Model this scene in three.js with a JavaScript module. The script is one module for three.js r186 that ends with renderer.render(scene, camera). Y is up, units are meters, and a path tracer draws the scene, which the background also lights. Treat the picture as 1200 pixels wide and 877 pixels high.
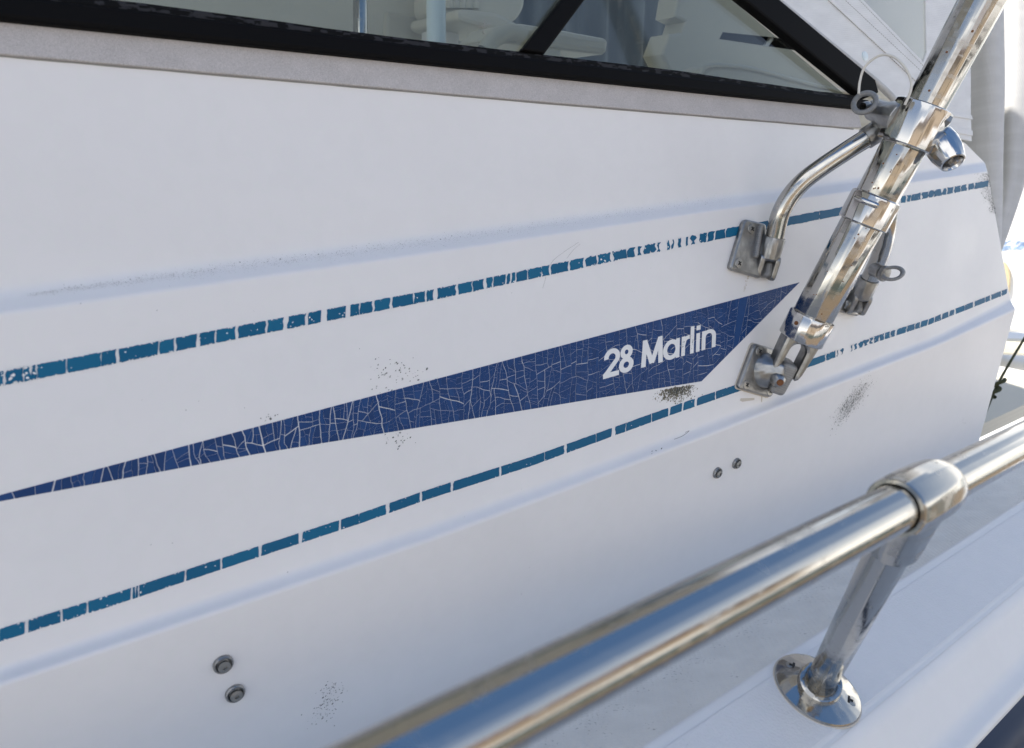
import * as THREE from 'three';
import { mergeGeometries, toCreasedNormals } from 'three/addons/utils/BufferGeometryUtils.js';
import { RoundedBoxGeometry } from 'three/addons/geometries/RoundedBoxGeometry.js';

// ------------------------------------------------------------------ camera, sky, sun, exposure
const V = (x, y, z) => new THREE.Vector3(x, y, z);
const rad = (d) => d * Math.PI / 180;
const scene = new THREE.Scene();
const F_PX = 870, CX = 600, CY = 438.5;
const camera = new THREE.PerspectiveCamera(2 * Math.atan(438.5 / F_PX) * 180 / Math.PI, 1024 / 748, 0.01, 400);
const EYE = V(0, 1.55, 0);
const TH = rad(55), PITCH = rad(22), ROLL = rad(2);          // x runs aft along the cabin side, z points outboard
const hR = V(Math.sin(TH), 0, Math.cos(TH)), hF = V(Math.cos(TH), 0, -Math.sin(TH)), UP = V(0, 1, 0);
const cF = hF.clone().multiplyScalar(Math.cos(PITCH)).addScaledVector(UP, -Math.sin(PITCH));
const cU0 = hF.clone().multiplyScalar(Math.sin(PITCH)).addScaledVector(UP, Math.cos(PITCH));
const cR = hR.clone().multiplyScalar(Math.cos(ROLL)).addScaledVector(cU0, Math.sin(ROLL));
const cU = cU0.clone().multiplyScalar(Math.cos(ROLL)).addScaledVector(hR, -Math.sin(ROLL));
camera.position.copy(EYE); camera.up.copy(cU); camera.lookAt(EYE.clone().add(cF));
camera.focus = 0.86; camera.userData.fStop = 8;
scene.add(camera);

const SUN = V(-0.42, 0.80, -0.52).normalize();
const sun = new THREE.DirectionalLight(new THREE.Color(1.0, 0.94, 0.85), 4.2);
sun.position.copy(SUN).multiplyScalar(12).add(EYE); sun.target.position.copy(EYE);
sun.castShadow = true; sun.shadow.mapSize.set(4096, 4096);
Object.assign(sun.shadow.camera, { left: -6, right: 6, top: 6, bottom: -6, near: 0.1, far: 40 });
scene.add(sun, sun.target);

function mulberry(a) { return () => { a |= 0; a = a + 0x6D2B79F5 | 0; let t = Math.imul(a ^ a >>> 15, 1 | a); t = t + Math.imul(t ^ t >>> 7, 61 | t) ^ t; return ((t ^ t >>> 14) >>> 0) / 4294967296; }; }
const rng = mulberry(2847);
const rr = (a, b) => a + (b - a) * rng();
function hash3(x, y, z) { let h = Math.imul(x, 374761393) ^ Math.imul(y, 668265263) ^ Math.imul(z, 2147483647 ^ 97531); h = Math.imul(h ^ h >>> 13, 1274126177); return ((h ^ h >>> 16) >>> 0) / 4294967295; }
function noise3(x, y, z, per = 0) {
  const xi = Math.floor(x), yi = Math.floor(y), zi = Math.floor(z), f = (t) => t * t * (3 - 2 * t), u = f(x - xi), v = f(y - yi), w = f(z - zi);
  const m = (i) => per ? ((i % per) + per) % per : i, h = (a, b, c) => hash3(m(a), m(b), c), L = (a, b, t) => a + (b - a) * t;
  return L(L(L(h(xi, yi, zi), h(xi + 1, yi, zi), u), L(h(xi, yi + 1, zi), h(xi + 1, yi + 1, zi), u), v), L(L(h(xi, yi, zi + 1), h(xi + 1, yi, zi + 1), u), L(h(xi, yi + 1, zi + 1), h(xi + 1, yi + 1, zi + 1), u), v), w);
}
const fbm = (x, y, z, o = 5, per = 0) => { let s = 0, a = 0.5, n = 0; for (let i = 0; i < o; i++) { s += a * noise3(x, y, z + i * 7.3, per); n += a; x *= 2; y *= 2; z *= 2; a *= 0.5; per *= 2; } return s / n; };
const smooth = (a, b, x) => { const t = Math.min(1, Math.max(0, (x - a) / (b - a))); return t * t * (3 - 2 * t); };

{ // the sky: clear blue overhead, pale towards the horizon, broken fair-weather cloud all round
  const W = 1024, H = 512, d = new Float32Array(W * H * 4);
  for (let j = 0; j < H; j++) for (let i = 0; i < W; i++) {
    const el = (j + 0.5) / H * Math.PI - Math.PI / 2, az = (i + 0.5) / W * 2 * Math.PI, y = Math.sin(el), c = Math.cos(el), x = Math.cos(az) * c, z = Math.sin(az) * c;
    const e = Math.max(0, y), t = Math.pow(1 - e, 2.6);
    const hz = Math.exp(-e / 0.17), up = Math.pow(1 - e, 2.3); let r = 0.050 + 0.208 * up + 1.06 * hz, g = 0.106 + 0.240 * up + 0.91 * hz, b = 0.225 + 0.225 * up + 0.68 * hz; void t;
    const k = 0.75 / (e + 0.22), cl = smooth(0.56, 0.74, fbm(x * k * 1.7 + 9, z * k * 1.7 + 4, 3.1, 6)) * smooth(0.02, 0.2, e) * 0.8;
    const cb = 0.95; r += (cb - r) * cl; g += (cb * 0.985 - g) * cl; b += (cb * 0.96 - b) * cl;
    if (y < 0) { const q = smooth(0, -0.25, y); r += (0.34 - r) * q; g += (0.33 - g) * q; b += (0.31 - b) * q; }
    const o = (j * W + i) * 4; d[o] = r; d[o + 1] = g; d[o + 2] = b; d[o + 3] = 1;
  }
  const sky = new THREE.DataTexture(d, W, H, THREE.RGBAFormat, THREE.FloatType);
  sky.mapping = THREE.EquirectangularReflectionMapping; sky.magFilter = sky.minFilter = THREE.LinearFilter; sky.wrapS = THREE.RepeatWrapping; sky.needsUpdate = true;
  scene.background = sky; scene.environment = sky;
}
const renderer = new THREE.WebGLRenderer({ antialias: true });
renderer.setSize(1024, 748);
renderer.toneMapping = THREE.LinearToneMapping;
renderer.toneMappingExposure = 2.75;
renderer.shadowMap.enabled = true; renderer.shadowMap.type = THREE.PCFSoftShadowMap;

// ------------------------------------------------------------------ measuring: a sight line meets a plane, or stops at a depth
const ray = (x, y) => cF.clone().addScaledVector(cR, (x - CX) / F_PX).addScaledVector(cU, (CY - y) / F_PX);
const at = (x, y, d) => EYE.clone().addScaledVector(ray(x, y), d);
class Plane {
  constructor(o, n, along = V(1, 0, 0)) { this.o = o.clone(); this.n = n.clone().normalize(); this.u = along.clone().addScaledVector(this.n, -along.dot(this.n)).normalize(); this.v = this.n.clone().cross(this.u).normalize(); }
  hit(x, y) { const d = ray(x, y), t = this.o.clone().sub(EYE).dot(this.n) / d.dot(this.n); return EYE.clone().addScaledVector(d, t); }
  uv(p) { const q = p.clone().sub(this.o); return new THREE.Vector2(q.dot(this.u), q.dot(this.v)); }
  px(x, y) { return this.uv(this.hit(x, y)); }
  at(a, b, h = 0) { return this.o.clone().addScaledVector(this.u, a).addScaledVector(this.v, b).addScaledVector(this.n, h); }
  shifted(h) { return new Plane(this.o.clone().addScaledVector(this.n, h), this.n, this.u); }
  matrix(h = 0) { return new THREE.Matrix4().makeBasis(this.u, this.v, this.n).setPosition(this.o.clone().addScaledVector(this.n, h)); }
}

// ------------------------------------------------------------------ textures and materials
function tex(n, fn, srgb = false, rep = 1) {
  const d = new Uint8Array(n * n * 4);
  for (let j = 0; j < n; j++) for (let i = 0; i < n; i++) { const c = fn(i / n, j / n, i, j), o = (j * n + i) * 4; const a = typeof c === 'number' ? [c, c, c] : c; for (let k = 0; k < 3; k++) d[o + k] = Math.max(0, Math.min(255, Math.round(a[k] * 255))); d[o + 3] = 255; }
  const t = new THREE.DataTexture(d, n, n); t.wrapS = t.wrapT = THREE.RepeatWrapping; t.magFilter = THREE.LinearFilter; t.minFilter = THREE.LinearMipmapLinearFilter; t.generateMipmaps = true;
  if (srgb) t.colorSpace = THREE.SRGBColorSpace; t.repeat.set(rep, rep); t.needsUpdate = true; return t;
}
const lin = (r, g, b) => new THREE.Color().setRGB(r, g, b);
const std = (o) => new THREE.MeshStandardMaterial(o), phy = (o) => new THREE.MeshPhysicalMaterial(o);
const T = {
  gel: tex(512, (u, v) => { const a = fbm(u * 5, v * 5, 1, 5, 5), b = fbm(u * 40, v * 40, 2, 3, 40), k = 0.965 + 0.018 * (a - 0.5) + 0.012 * (b - 0.5); return [k, k - 0.003, k - 0.004]; }, true, 2.2),
  gelB: tex(512, (u, v) => 0.5 + 0.8 * (fbm(u * 24, v * 24, 5, 4, 24) - 0.5), false, 8),
  gelR: tex(512, (u, v) => 0.80 + 0.5 * (fbm(u * 6, v * 6, 8, 6, 6) - 0.5), false, 3),
  steelR: tex(512, (u, v) => { const s = fbm(u * 4, v * 30, 3, 4, 4), b = fbm(u * 20, v * 20, 9, 4, 20); return 0.35 + 0.5 * smooth(0.45, 0.8, s) * 0.6 + 0.4 * smooth(0.55, 0.75, b); }),
  steelB: tex(512, (u, v) => fbm(u * 10, v * 3, 4, 4, 3)),
  castB: tex(256, (u, v) => fbm(u * 16, v * 16, 6, 4, 16)),
  castC: tex(256, (u, v) => { const a = fbm(u * 6, v * 6, 12, 5, 6), k = 0.80 + 0.35 * (a - 0.5); return [k, k, k * 1.005]; }, true),
  diamond: tex(256, (u, v) => { const a = u * 16, b = v * 16, p = Math.abs(((a + b) % 1 + 1) % 1 - 0.5), q = Math.abs(((a - b) % 1 + 1) % 1 - 0.5); return smooth(0.10, 0.3, Math.min(p, q)) * 0.9 + 0.1 * fbm(u * 30, v * 30, 2, 2, 30); }),
  deckC: tex(512, (u, v) => { const a = fbm(u * 5, v * 5, 21, 5, 5), s = 0.5 * smooth(0.70, 0.8, fbm(u * 60, v * 60, 17, 3, 60)) * smooth(0.5, 0.65, fbm(u * 7, v * 7, 31, 2, 7)), k = 0.93 + 0.08 * (a - 0.5) - 0.35 * s; return [k, k, k * 0.985]; }, true),
  grit: tex(512, (u, v) => fbm(u * 90, v * 90, 14, 3, 90)),
  sillC: tex(512, (u, v) => { const g = hash3(Math.floor(u * 512), Math.floor(v * 512), 5), a = fbm(u * 9, v * 9, 40, 5, 9), k = 0.72 + 0.05 * (a - 0.5) + 0.20 * (g - 0.5); return [k, k * 0.985, k * 0.985]; }, true),
  rubC: tex(512, (u, v) => { const a = smooth(0.50, 0.62, fbm(u * 24, v * 48, 50, 5, 24)), k = 0.06 + 0.15 * a; return [k, k, k * 1.06]; }, true),
  weave: tex(256, (u, v) => 0.5 + 0.25 * Math.sin(u * 2 * Math.PI * 40) + 0.25 * Math.sin(v * 2 * Math.PI * 40)),
  cloth: tex(512, (u, v) => { const a = fbm(u * 4, v * 12, 60, 5, 4), k = 0.94 + 0.07 * (a - 0.5); return [k, k, k]; }, true),
  curtain: tex(512, (u, v) => { const a = fbm(u * 10, v * 2, 70, 5, 2), k = 0.75 + 0.6 * (a - 0.5); return [k, k, k]; }, true),
  wood: tex(512, (u, v) => { const a = fbm(u * 3, v * 40, 80, 5, 3), b = fbm(u * 40, v * 40, 84, 3, 40), k = 0.72 + 0.45 * (a - 0.5) + 0.15 * (b - 0.5); return [k, k * 0.95, k * 0.88]; }, true),
};
const M = {
  gel: phy({ color: lin(0.80, 0.79, 0.785), map: T.gel, roughness: 0.55, roughnessMap: T.gelR, bumpMap: T.gelB, bumpScale: 0.00006, clearcoat: 0.2, clearcoatRoughness: 0.3 }),
  gunwale: std({ color: lin(0.79, 0.79, 0.785), map: T.gel, roughness: 0.6, bumpMap: T.gelB, bumpScale: 0.0001 }),
  pad: std({ color: lin(0.77, 0.77, 0.77), map: T.gel, roughness: 0.7, bumpMap: T.grit, bumpScale: 0.0004 }),
  deck: std({ color: lin(0.84, 0.83, 0.82), map: T.deckC, roughness: 0.8, bumpMap: T.diamond, bumpScale: 0.0005 }),
  navyVinyl: phy({ color: lin(0.010, 0.047, 0.158), roughness: 0.42, specularIntensity: 0.4 }),
  tealVinyl: phy({ color: lin(0.003, 0.10, 0.205), roughness: 0.45, specularIntensity: 0.4 }),
  tealVinyl2: phy({ color: lin(0.005, 0.118, 0.23), roughness: 0.5, specularIntensity: 0.4 }),
  letter: std({ color: lin(0.74, 0.74, 0.735), roughness: 0.55 }),
  hullNavy: phy({ color: lin(0.007, 0.022, 0.055), roughness: 0.45, specularIntensity: 0.5 }),
  blackRubber: std({ color: lin(0.012, 0.012, 0.013), roughness: 0.75 }),
  frame: phy({ color: lin(0.004, 0.004, 0.0045), roughness: 0.65, specularIntensity: 0.16 }),
  gasket: phy({ color: lin(0.8, 0.8, 0.8), map: T.rubC, roughness: 0.7, specularIntensity: 0.25, bumpMap: T.castB, bumpScale: 0.0004 }),
  sill: std({ color: lin(0.92, 0.91, 0.91), map: T.sillC, roughness: 0.7, bumpMap: T.grit, bumpScale: 0.0003 }),
  steel: std({ color: lin(0.44, 0.43, 0.41), metalness: 1, roughness: 0.34, roughnessMap: T.steelR, bumpMap: T.steelB, bumpScale: 0.00005 }),
  satin: std({ color: lin(0.42, 0.41, 0.39), metalness: 1, roughness: 0.42, roughnessMap: T.steelR, bumpMap: T.steelB, bumpScale: 0.0002 }),
  chrome: std({ color: lin(0.52, 0.51, 0.50), metalness: 1, roughness: 0.14, bumpMap: T.steelB, bumpScale: 0.00018 }),
  cast: std({ color: lin(0.54, 0.54, 0.53), map: T.castC, metalness: 1, roughness: 0.36, bumpMap: T.castB, bumpScale: 0.0004 }),
  screw: std({ color: lin(0.34, 0.335, 0.32), metalness: 1, roughness: 0.38 }),
  dark: std({ color: lin(0.02, 0.02, 0.02), roughness: 0.8 }),
  rust: std({ color: lin(0.16, 0.065, 0.025), roughness: 0.9 }),
  grime: std({ color: lin(0.10, 0.105, 0.10), roughness: 0.9 }),
  grimePale: std({ color: lin(0.25, 0.25, 0.24), roughness: 0.9 }),
  dust: std({ color: lin(0.42, 0.41, 0.39), roughness: 0.9 }),
  grimeBrown: std({ color: lin(0.20, 0.18, 0.13), roughness: 0.9 }),
  stain: std({ color: lin(0.55, 0.50, 0.43), roughness: 0.8 }),
  glass: phy({ color: lin(0.72, 0.76, 0.75), roughness: 0.0, transmission: 1, thickness: 0, ior: 1.5 }),
  vinylClear: phy({ color: lin(0.90, 0.93, 0.96), roughness: 0.06, transmission: 1, thickness: 0, ior: 1.5 }),
  canvas: std({ color: lin(0.80, 0.80, 0.80), map: T.cloth, roughness: 0.75, bumpMap: T.weave, bumpScale: 0.0003 }),
  canvasGrey: std({ color: lin(0.60, 0.60, 0.60), map: T.cloth, roughness: 0.85, bumpMap: T.weave, bumpScale: 0.0003 }),
  thinCanvas: phy({ color: lin(0.82, 0.80, 0.74), roughness: 1, transmission: 0.25, thickness: 0 }),
  tan: std({ color: lin(0.42, 0.35, 0.27), roughness: 0.9, map: T.gel }),
  roofRed: std({ color: lin(0.22, 0.12, 0.08), roughness: 0.9 }),
  thread: std({ color: lin(0.34, 0.33, 0.31), roughness: 0.9 }),
  snap: std({ color: lin(0.66, 0.74, 0.78), roughness: 0.3 }),
  wire: std({ color: lin(0.62, 0.60, 0.56), roughness: 0.55 }),
  cream: std({ color: lin(0.62, 0.59, 0.50), roughness: 0.55, map: T.cloth }),
  creamSeat: std({ color: lin(0.72, 0.69, 0.60), roughness: 0.6, map: T.cloth }),
  curtainBlue: std({ color: lin(0.26, 0.275, 0.275), map: T.curtain, roughness: 0.9 }),
  white: std({ color: lin(0.80, 0.80, 0.79), roughness: 0.45, map: T.gel }),
  wood: std({ color: lin(0.38, 0.325, 0.26), map: T.wood, roughness: 0.8 }),
  rope: std({ color: lin(0.04, 0.045, 0.02), roughness: 0.9 }),
  beigeVinyl: std({ color: lin(0.50, 0.42, 0.27), roughness: 0.5 }),
  scuff: std({ color: lin(0.30, 0.42, 0.62), roughness: 0.7 }),
  water: phy({ color: lin(0.02, 0.05, 0.055), roughness: 0.12 }),
};
for (const k of ['steel', 'satin', 'chrome', 'cast']) { for (const q of ['roughnessMap', 'bumpMap', 'map']) if (M[k][q]) { M[k][q] = M[k][q].clone(); M[k][q].repeat.set(k === 'cast' ? 14 : 6, k === 'cast' ? 14 : 6); M[k][q].needsUpdate = true; } }
for (const [k, rp] of [['pad', 7], ['sill', 8], ['deck', 8], ['gasket', 6], ['canvas', 9], ['canvasGrey', 9]]) for (const q of ['bumpMap', 'map']) if (M[k][q] && M[k][q] !== T.gel) { M[k][q] = M[k][q].clone(); M[k][q].repeat.set(rp, rp); M[k][q].needsUpdate = true; }

// ------------------------------------------------------------------ building helpers
const used = new Map();
function numbered(n) { const k = used.get(n) ?? 0; used.set(n, k + 1); return k ? `${n}_${String(k).padStart(3, '0')}` : n; }
const origin = new WeakMap();
function thing(name, base, label, category, group) {
  const g = new THREE.Group(); g.name = numbered(name); g.position.copy(base); g.userData = { label, category }; if (group) g.userData.group = group;
  origin.set(g, base.clone()); scene.add(g); return g;
}
function structure(name, geos, mat) { const m = new THREE.Mesh(one(geos), mat); m.name = numbered(name); m.userData.kind = 'structure'; shade(m); origin.set(m, V(0, 0, 0)); scene.add(m); return m; }
function shade(m) { m.castShadow = true; m.receiveShadow = true; return m; }
function one(g) { if (!Array.isArray(g)) return g; const l = g.map((x) => { const y = x.index ? x.toNonIndexed() : x; for (const k of Object.keys(y.attributes)) if (!['position', 'normal', 'uv'].includes(k)) y.deleteAttribute(k); if (!y.attributes.uv) y.setAttribute('uv', new THREE.BufferAttribute(new Float32Array(y.attributes.position.count * 2), 2)); return y; }); return l.length > 1 ? mergeGeometries(l) : l[0]; }
function part(parent, name, geos, mat, label) { // geometry is given in world metres
  const g = one(geos), o = origin.get(parent); g.translate(-o.x, -o.y, -o.z);
  const m = shade(new THREE.Mesh(g, mat)); m.name = name; if (label) m.userData.label = label; origin.set(m, o); parent.add(m); return m;
}
function basis(o, z, xHint) { const zz = z.clone().normalize(), x = xHint.clone().addScaledVector(zz, -xHint.dot(zz)).normalize(), y = zz.clone().cross(x); return new THREE.Matrix4().makeBasis(x, y, zz).setPosition(o); }
// lathe profile [[radius, height]...] turned about an axis starting at o
function turned(o, axis, prof, seg = 40) {
  const g = new THREE.LatheGeometry(prof.map(([r, h]) => new THREE.Vector2(Math.max(r, 1e-5), h)), seg);
  const uv = g.attributes.uv, p = g.attributes.position; for (let i = 0; i < uv.count; i++) uv.setXY(i, uv.getX(i) * 0.14, p.getY(i));
  const z = axis.clone().normalize(), x = Math.abs(z.y) < 0.9 ? V(0, 1, 0) : V(1, 0, 0); x.addScaledVector(z, -x.dot(z)).normalize();
  return toCreasedNormals(g.applyMatrix4(new THREE.Matrix4().makeBasis(x, z, x.clone().cross(z)).setPosition(o)), 0.5);
}
const rim = (r, h0, h1, b = 0.0015) => [[0, h0], [r - b, h0], [r - b * 0.3, h0 + b * 0.3], [r, h0 + b], [r, h1 - b], [r - b * 0.3, h1 - b * 0.3], [r - b, h1], [0, h1]];
const ringProf = (r0, r1, h0, h1, b = 0.0015) => [[r0, h0], [r1 - b, h0], [r1 - b * 0.3, h0 + b * 0.3], [r1, h0 + b], [r1, h1 - b], [r1 - b * 0.3, h1 - b * 0.3], [r1 - b, h1], [r0, h1]];
const cyl = (a, b, r, seg = 32, bev = 0.0008) => turned(a, b.clone().sub(a), rim(r, 0, a.distanceTo(b), bev), seg);
function tube(pts, r, seg = 64, rad_ = 20, tension = 0.5) { const g = new THREE.TubeGeometry(new THREE.CatmullRomCurve3(pts, false, 'catmullrom', tension), seg, r, rad_); const uv = g.attributes.uv; let L = 0; for (let i = 1; i < pts.length; i++) L += pts[i].distanceTo(pts[i - 1]); for (let i = 0; i < uv.count; i++) uv.setXY(i, uv.getY(i) * 0.14, uv.getX(i) * L); return g; }
function slab(plane, pts2, thick, bevel = 0.001, lift = 0, holes = []) {
  const s = new THREE.Shape(pts2); for (const h of holes) s.holes.push(new THREE.Path(h));
  const g = new THREE.ExtrudeGeometry(s, { depth: Math.max(thick - 2 * bevel, 1e-5), bevelEnabled: bevel > 0, bevelThickness: bevel, bevelSize: bevel, bevelOffset: -bevel, bevelSegments: 2, curveSegments: 10 });
  return g.applyMatrix4(plane.matrix(lift + bevel));
}
const pxs = (plane, list) => list.map(([x, y]) => plane.px(x, y));
function rounded(p, r, n = 5) { // round the corners of a polygon of Vector2
  const out = [], L = p.length;
  for (let i = 0; i < L; i++) { const a = p[(i + L - 1) % L], b = p[i], c = p[(i + 1) % L], ra = Math.min(r, a.distanceTo(b) * 0.45), rc = Math.min(r, c.distanceTo(b) * 0.45); const s = b.clone().lerp(a, ra / a.distanceTo(b)), e = b.clone().lerp(c, rc / c.distanceTo(b)); for (let k = 0; k <= n; k++) { const t = k / n; out.push(new THREE.Vector2((1 - t) ** 2 * s.x + 2 * t * (1 - t) * b.x + t * t * e.x, (1 - t) ** 2 * s.y + 2 * t * (1 - t) * b.y + t * t * e.y)); } }
  return out;
}
function box(w, h, d, r, m) { return new RoundedBoxGeometry(w, h, d, 3, r).applyMatrix4(m); }
function line(pts) { return (x) => { let i = 0; while (i < pts.length - 2 && x > pts[i + 1][0]) i++; const [a, b] = [pts[i], pts[i + 1]]; return a[1] + (b[1] - a[1]) * (x - a[0]) / (b[0] - a[0]); }; }
function gridGeo(rows, closeU = false) { // rows[i][j] = Vector3, uv in metres
  const R = rows.length, C = rows[0].length, pos = [], uv = [], idx = []; let v = 0;
  for (let i = 0; i < R; i++) { if (i) v += rows[i][C >> 1].distanceTo(rows[i - 1][C >> 1]); let u = 0; for (let j = 0; j < C; j++) { if (j) u += rows[i][j].distanceTo(rows[i][j - 1]); const p = rows[i][j]; pos.push(p.x, p.y, p.z); uv.push(rows[i][j].x, -v); } }
  for (let i = 0; i < R - 1; i++) for (let j = 0; j < C - 1; j++) { const a = i * C + j, b = a + 1, c = a + C, d = c + 1; idx.push(a, c, b, b, c, d); }
  const g = new THREE.BufferGeometry(); g.setAttribute('position', new THREE.Float32BufferAttribute(pos, 3)); g.setAttribute('uv', new THREE.Float32BufferAttribute(uv, 2)); g.setIndex(idx); g.computeVertexNormals(); return g;
}

// ------------------------------------------------------------------ the cabin side: three moulded panels with two ledges between them
const LEAN = rad(15);
const nB = V(0, Math.sin(LEAN), Math.cos(LEAN));
const PB = new Plane(at(600, 450, 0.75), nB);
const PA = PB.shifted(-0.016);
const LB = { atop: line([[-250, 43], [0, 65], [560, 114], [990, 150], [1130, 167]]), abot: line([[-250, 379], [0, 347], [500, 282], [800, 240], [1073, 203], [1154, 191]]), btop: line([[-250, 402], [0, 367], [500, 296.5], [800, 252], [1073, 213], [1157, 201]]), bbot: line([[-250, 872], [0, 788], [500, 620], [622, 576], [863, 486], [960, 448], [1100, 395], [1184, 352]]), ctop: line([[-250, 888], [0, 802], [500, 634], [622, 589], [863, 497], [960, 458], [1100, 404], [1190, 363]]), cbot: line([[-250, 1277], [515, 877], [1150, 545]]) };
const stepDir = PB.hit(1100, 395).sub(PB.hit(100, LB.bbot(100))).normalize();
const nC = nB.clone().applyAxisAngle(stepDir, rad(13));
const PC = new Plane(PB.hit(600, LB.bbot(600)).addScaledVector(nB, 0.011), nC);
const cabin = thing('boat_cabin', PC.hit(600, LB.cbot(600)), 'white boat cabin side with teal pinstripes, cracked navy flash and black framed window', 'boat cabin');
let skinGeo; const xR = { atop: 1130, abot: 1154, btop: 1157, bbot: 1184, ctop: 1190, cbot: 1138 };
{
  const order = [['atop', PA], ['abot', PA], ['btop', PB], ['bbot', PB], ['ctop', PC], ['cbot', PC]], N = 90, cols = [];
  for (let j = 0; j <= N; j++) {
    const s = j / N, c = order.map(([k, P]) => { const x = -250 + (xR[k] + 250) * s; return P.hit(x, LB[k](x)); });
    const col = [];
    const seg = (a, b, n, from = 0, to = 1) => { for (let i = 0; i <= n; i++) col.push(a.clone().lerp(b, from + (to - from) * i / n)); };
    const R = [0, 0.0075, 0.0025, 0.006, 0.004, 0];
    const pin = (i) => { const a = c[i - 1], b = c[i], d = c[i + 1], r1 = Math.min(R[i], a.distanceTo(b) * 0.48), r2 = Math.min(R[i], d.distanceTo(b) * 0.48); return [b.clone().lerp(a, r1 / a.distanceTo(b)), b.clone().lerp(d, r2 / d.distanceTo(b))]; };
    let prev = c[0];
    for (let i = 1; i < 5; i++) { const [p0, p2] = pin(i); seg(prev, p0, i % 2 ? 8 : 2, prev === c[0] ? 0 : 0.02, 0.98); for (let k = 0; k <= 6; k++) { const t = k / 6; col.push(p0.clone().multiplyScalar((1 - t) ** 2).addScaledVector(c[i], 2 * t * (1 - t)).addScaledVector(p2, t * t)); } prev = p2; }
    seg(prev, c[5], 8, 0.02, 1);
    cols.push(col);
  }
  const rows = cols[0].map((_, i) => cols.map((c) => c[i]));
  const skin = gridGeo(rows);
  const edge = rows.map((r) => r[r.length - 1]); // rounded aft edge, turned in to the cockpit
  const prof = [[0, 0], [0.0022, -0.0006], [0.0042, -0.0024], [0.0052, -0.005], [0.0056, -0.05]];
  const ret = gridGeo(prof.map(([dx, dz]) => edge.map((p) => p.clone().add(V(dx, 0, dz)))));
  skinGeo = skin.clone(); part(cabin, 'side_panel', [skin, ret], M.gel);
}

// window sill strip, black frame, panes
const sillDir = PA.hit(990, 150).sub(PA.hit(0, 65)).normalize();
const PW = new Plane(PA.hit(560, 86), nB.clone().applyAxisAngle(sillDir, rad(-5)));
const frameBot = line([[-250, 3], [0, 28], [600, 89], [1003, 130]]), frameTop = line([[-250, -60], [0, -12], [150, 5], [320, 27], [450, 45], [600, 62], [800, 86], [960, 109], [1004, 114]]);
const span = (x0, x1, n, f) => Array.from({ length: n + 1 }, (_, i) => { const x = x0 + (x1 - x0) * i / n; return [x, f(x)]; });
const win = new THREE.Group(); win.name = 'side_window'; cabin.add(win); origin.set(win, origin.get(cabin));
part(win, 'sill', [slab(PA, pxs(PA, [...span(-250, 1003, 12, (x) => frameBot(x) - 2), [1008, 150], ...span(990, -250, 12, LB.atop)]), 0.004, 0.0012, -0.001)], M.sill, 'weathered grey strip under the window frame');
part(win, 'sealant_line', [tube(span(-250, 1000, 40, (x) => LB.atop(x) + 0.5).map(([x, y], i) => PA.hit(x, y + (hash3(i, 3, 1) - 0.5) * 0.5).addScaledVector(nB, 0.0002)), 0.0008, 120, 8)], M.grimePale);
const ridge = (x) => frameTop(x) + (frameBot(x) - frameTop(x)) * 0.30;
part(win, 'bottom_rail', [slab(PW, pxs(PW, [...span(-250, 1010, 14, ridge), [1015, 131], ...span(1003, -250, 14, frameBot)]), 0.012, 0.003, -0.001)], M.frame);
part(win, 'gasket', [slab(PW, pxs(PW, [...span(-250, 1004, 24, (x) => frameTop(x) - (hash3(Math.round(x), 1, 1)) * 0.8), ...span(1004, -250, 24, (x) => ridge(x) + 3)]), 0.0095, 0.003, -0.0025)], M.gasket, 'cracked black rubber gasket worn grey along its edge');
part(win, 'aft_rail', [slab(PW, pxs(PW, [[555, -260], [604, -260], [896, -2], [1016, 97], [1020, 112], [1004, 119], [998, 114], [854, -1]]), 0.014, 0.003, 0)], M.frame);
part(win, 'mullion', [slab(PW, pxs(PW, [[605, 63], [632, 67], [682, 0], [875, -258], [840, -258], [655, 0]]), 0.011, 0.0025, 0)], M.frame);
part(win, 'pane', [slab(PW, pxs(PW, [[-250, -30], ...span(0, 604, 6, (x) => frameTop(x) + 5), [655, 3], [800, -200], [-250, -200]]), 0.003, 0, -0.004)], M.glass);
part(win, 'pane', [slab(PW, pxs(PW, [...span(628, 1000, 6, (x) => frameTop(x) + 5), [858, -1], [700, -145], [790, -150], [678, 3]]), 0.003, 0, -0.004)], M.glass);
part(win, 'trim_strip', [tube([[600, -262], [898, -1], [1018, 97], [1045, 124]].map(([x, y]) => PW.hit(x + 4, y).addScaledVector(nB, 0.006)), 0.0045, 60, 12)], M.canvasGrey);

{ const Ps = PW.shifted(-0.0008), st = []; const mk = (x0, y0, x1, y1, r = 0.0003) => st.push(cyl(Ps.hit(x0, y0), Ps.hit(x1, y1), r, 6, 0.0001)); for (let k = 0; k < 3; k++) for (let i = 0; i < 7 - k; i++) { const x = 555 + i * 2.9 + k * 2, y = 25.5 + k * 3.2 + i * 0.35; mk(x, y, x + rr(1, 2), y + rr(-1.4, 1.4)); } mk(566, 40, 568, 22); mk(560, 32, 575, 27.5); mk(565, 37, 568, 40); const m = part(win, 'glass_stamp', st, M.grimePale, 'small etched maker stamp'); void m; }
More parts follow.
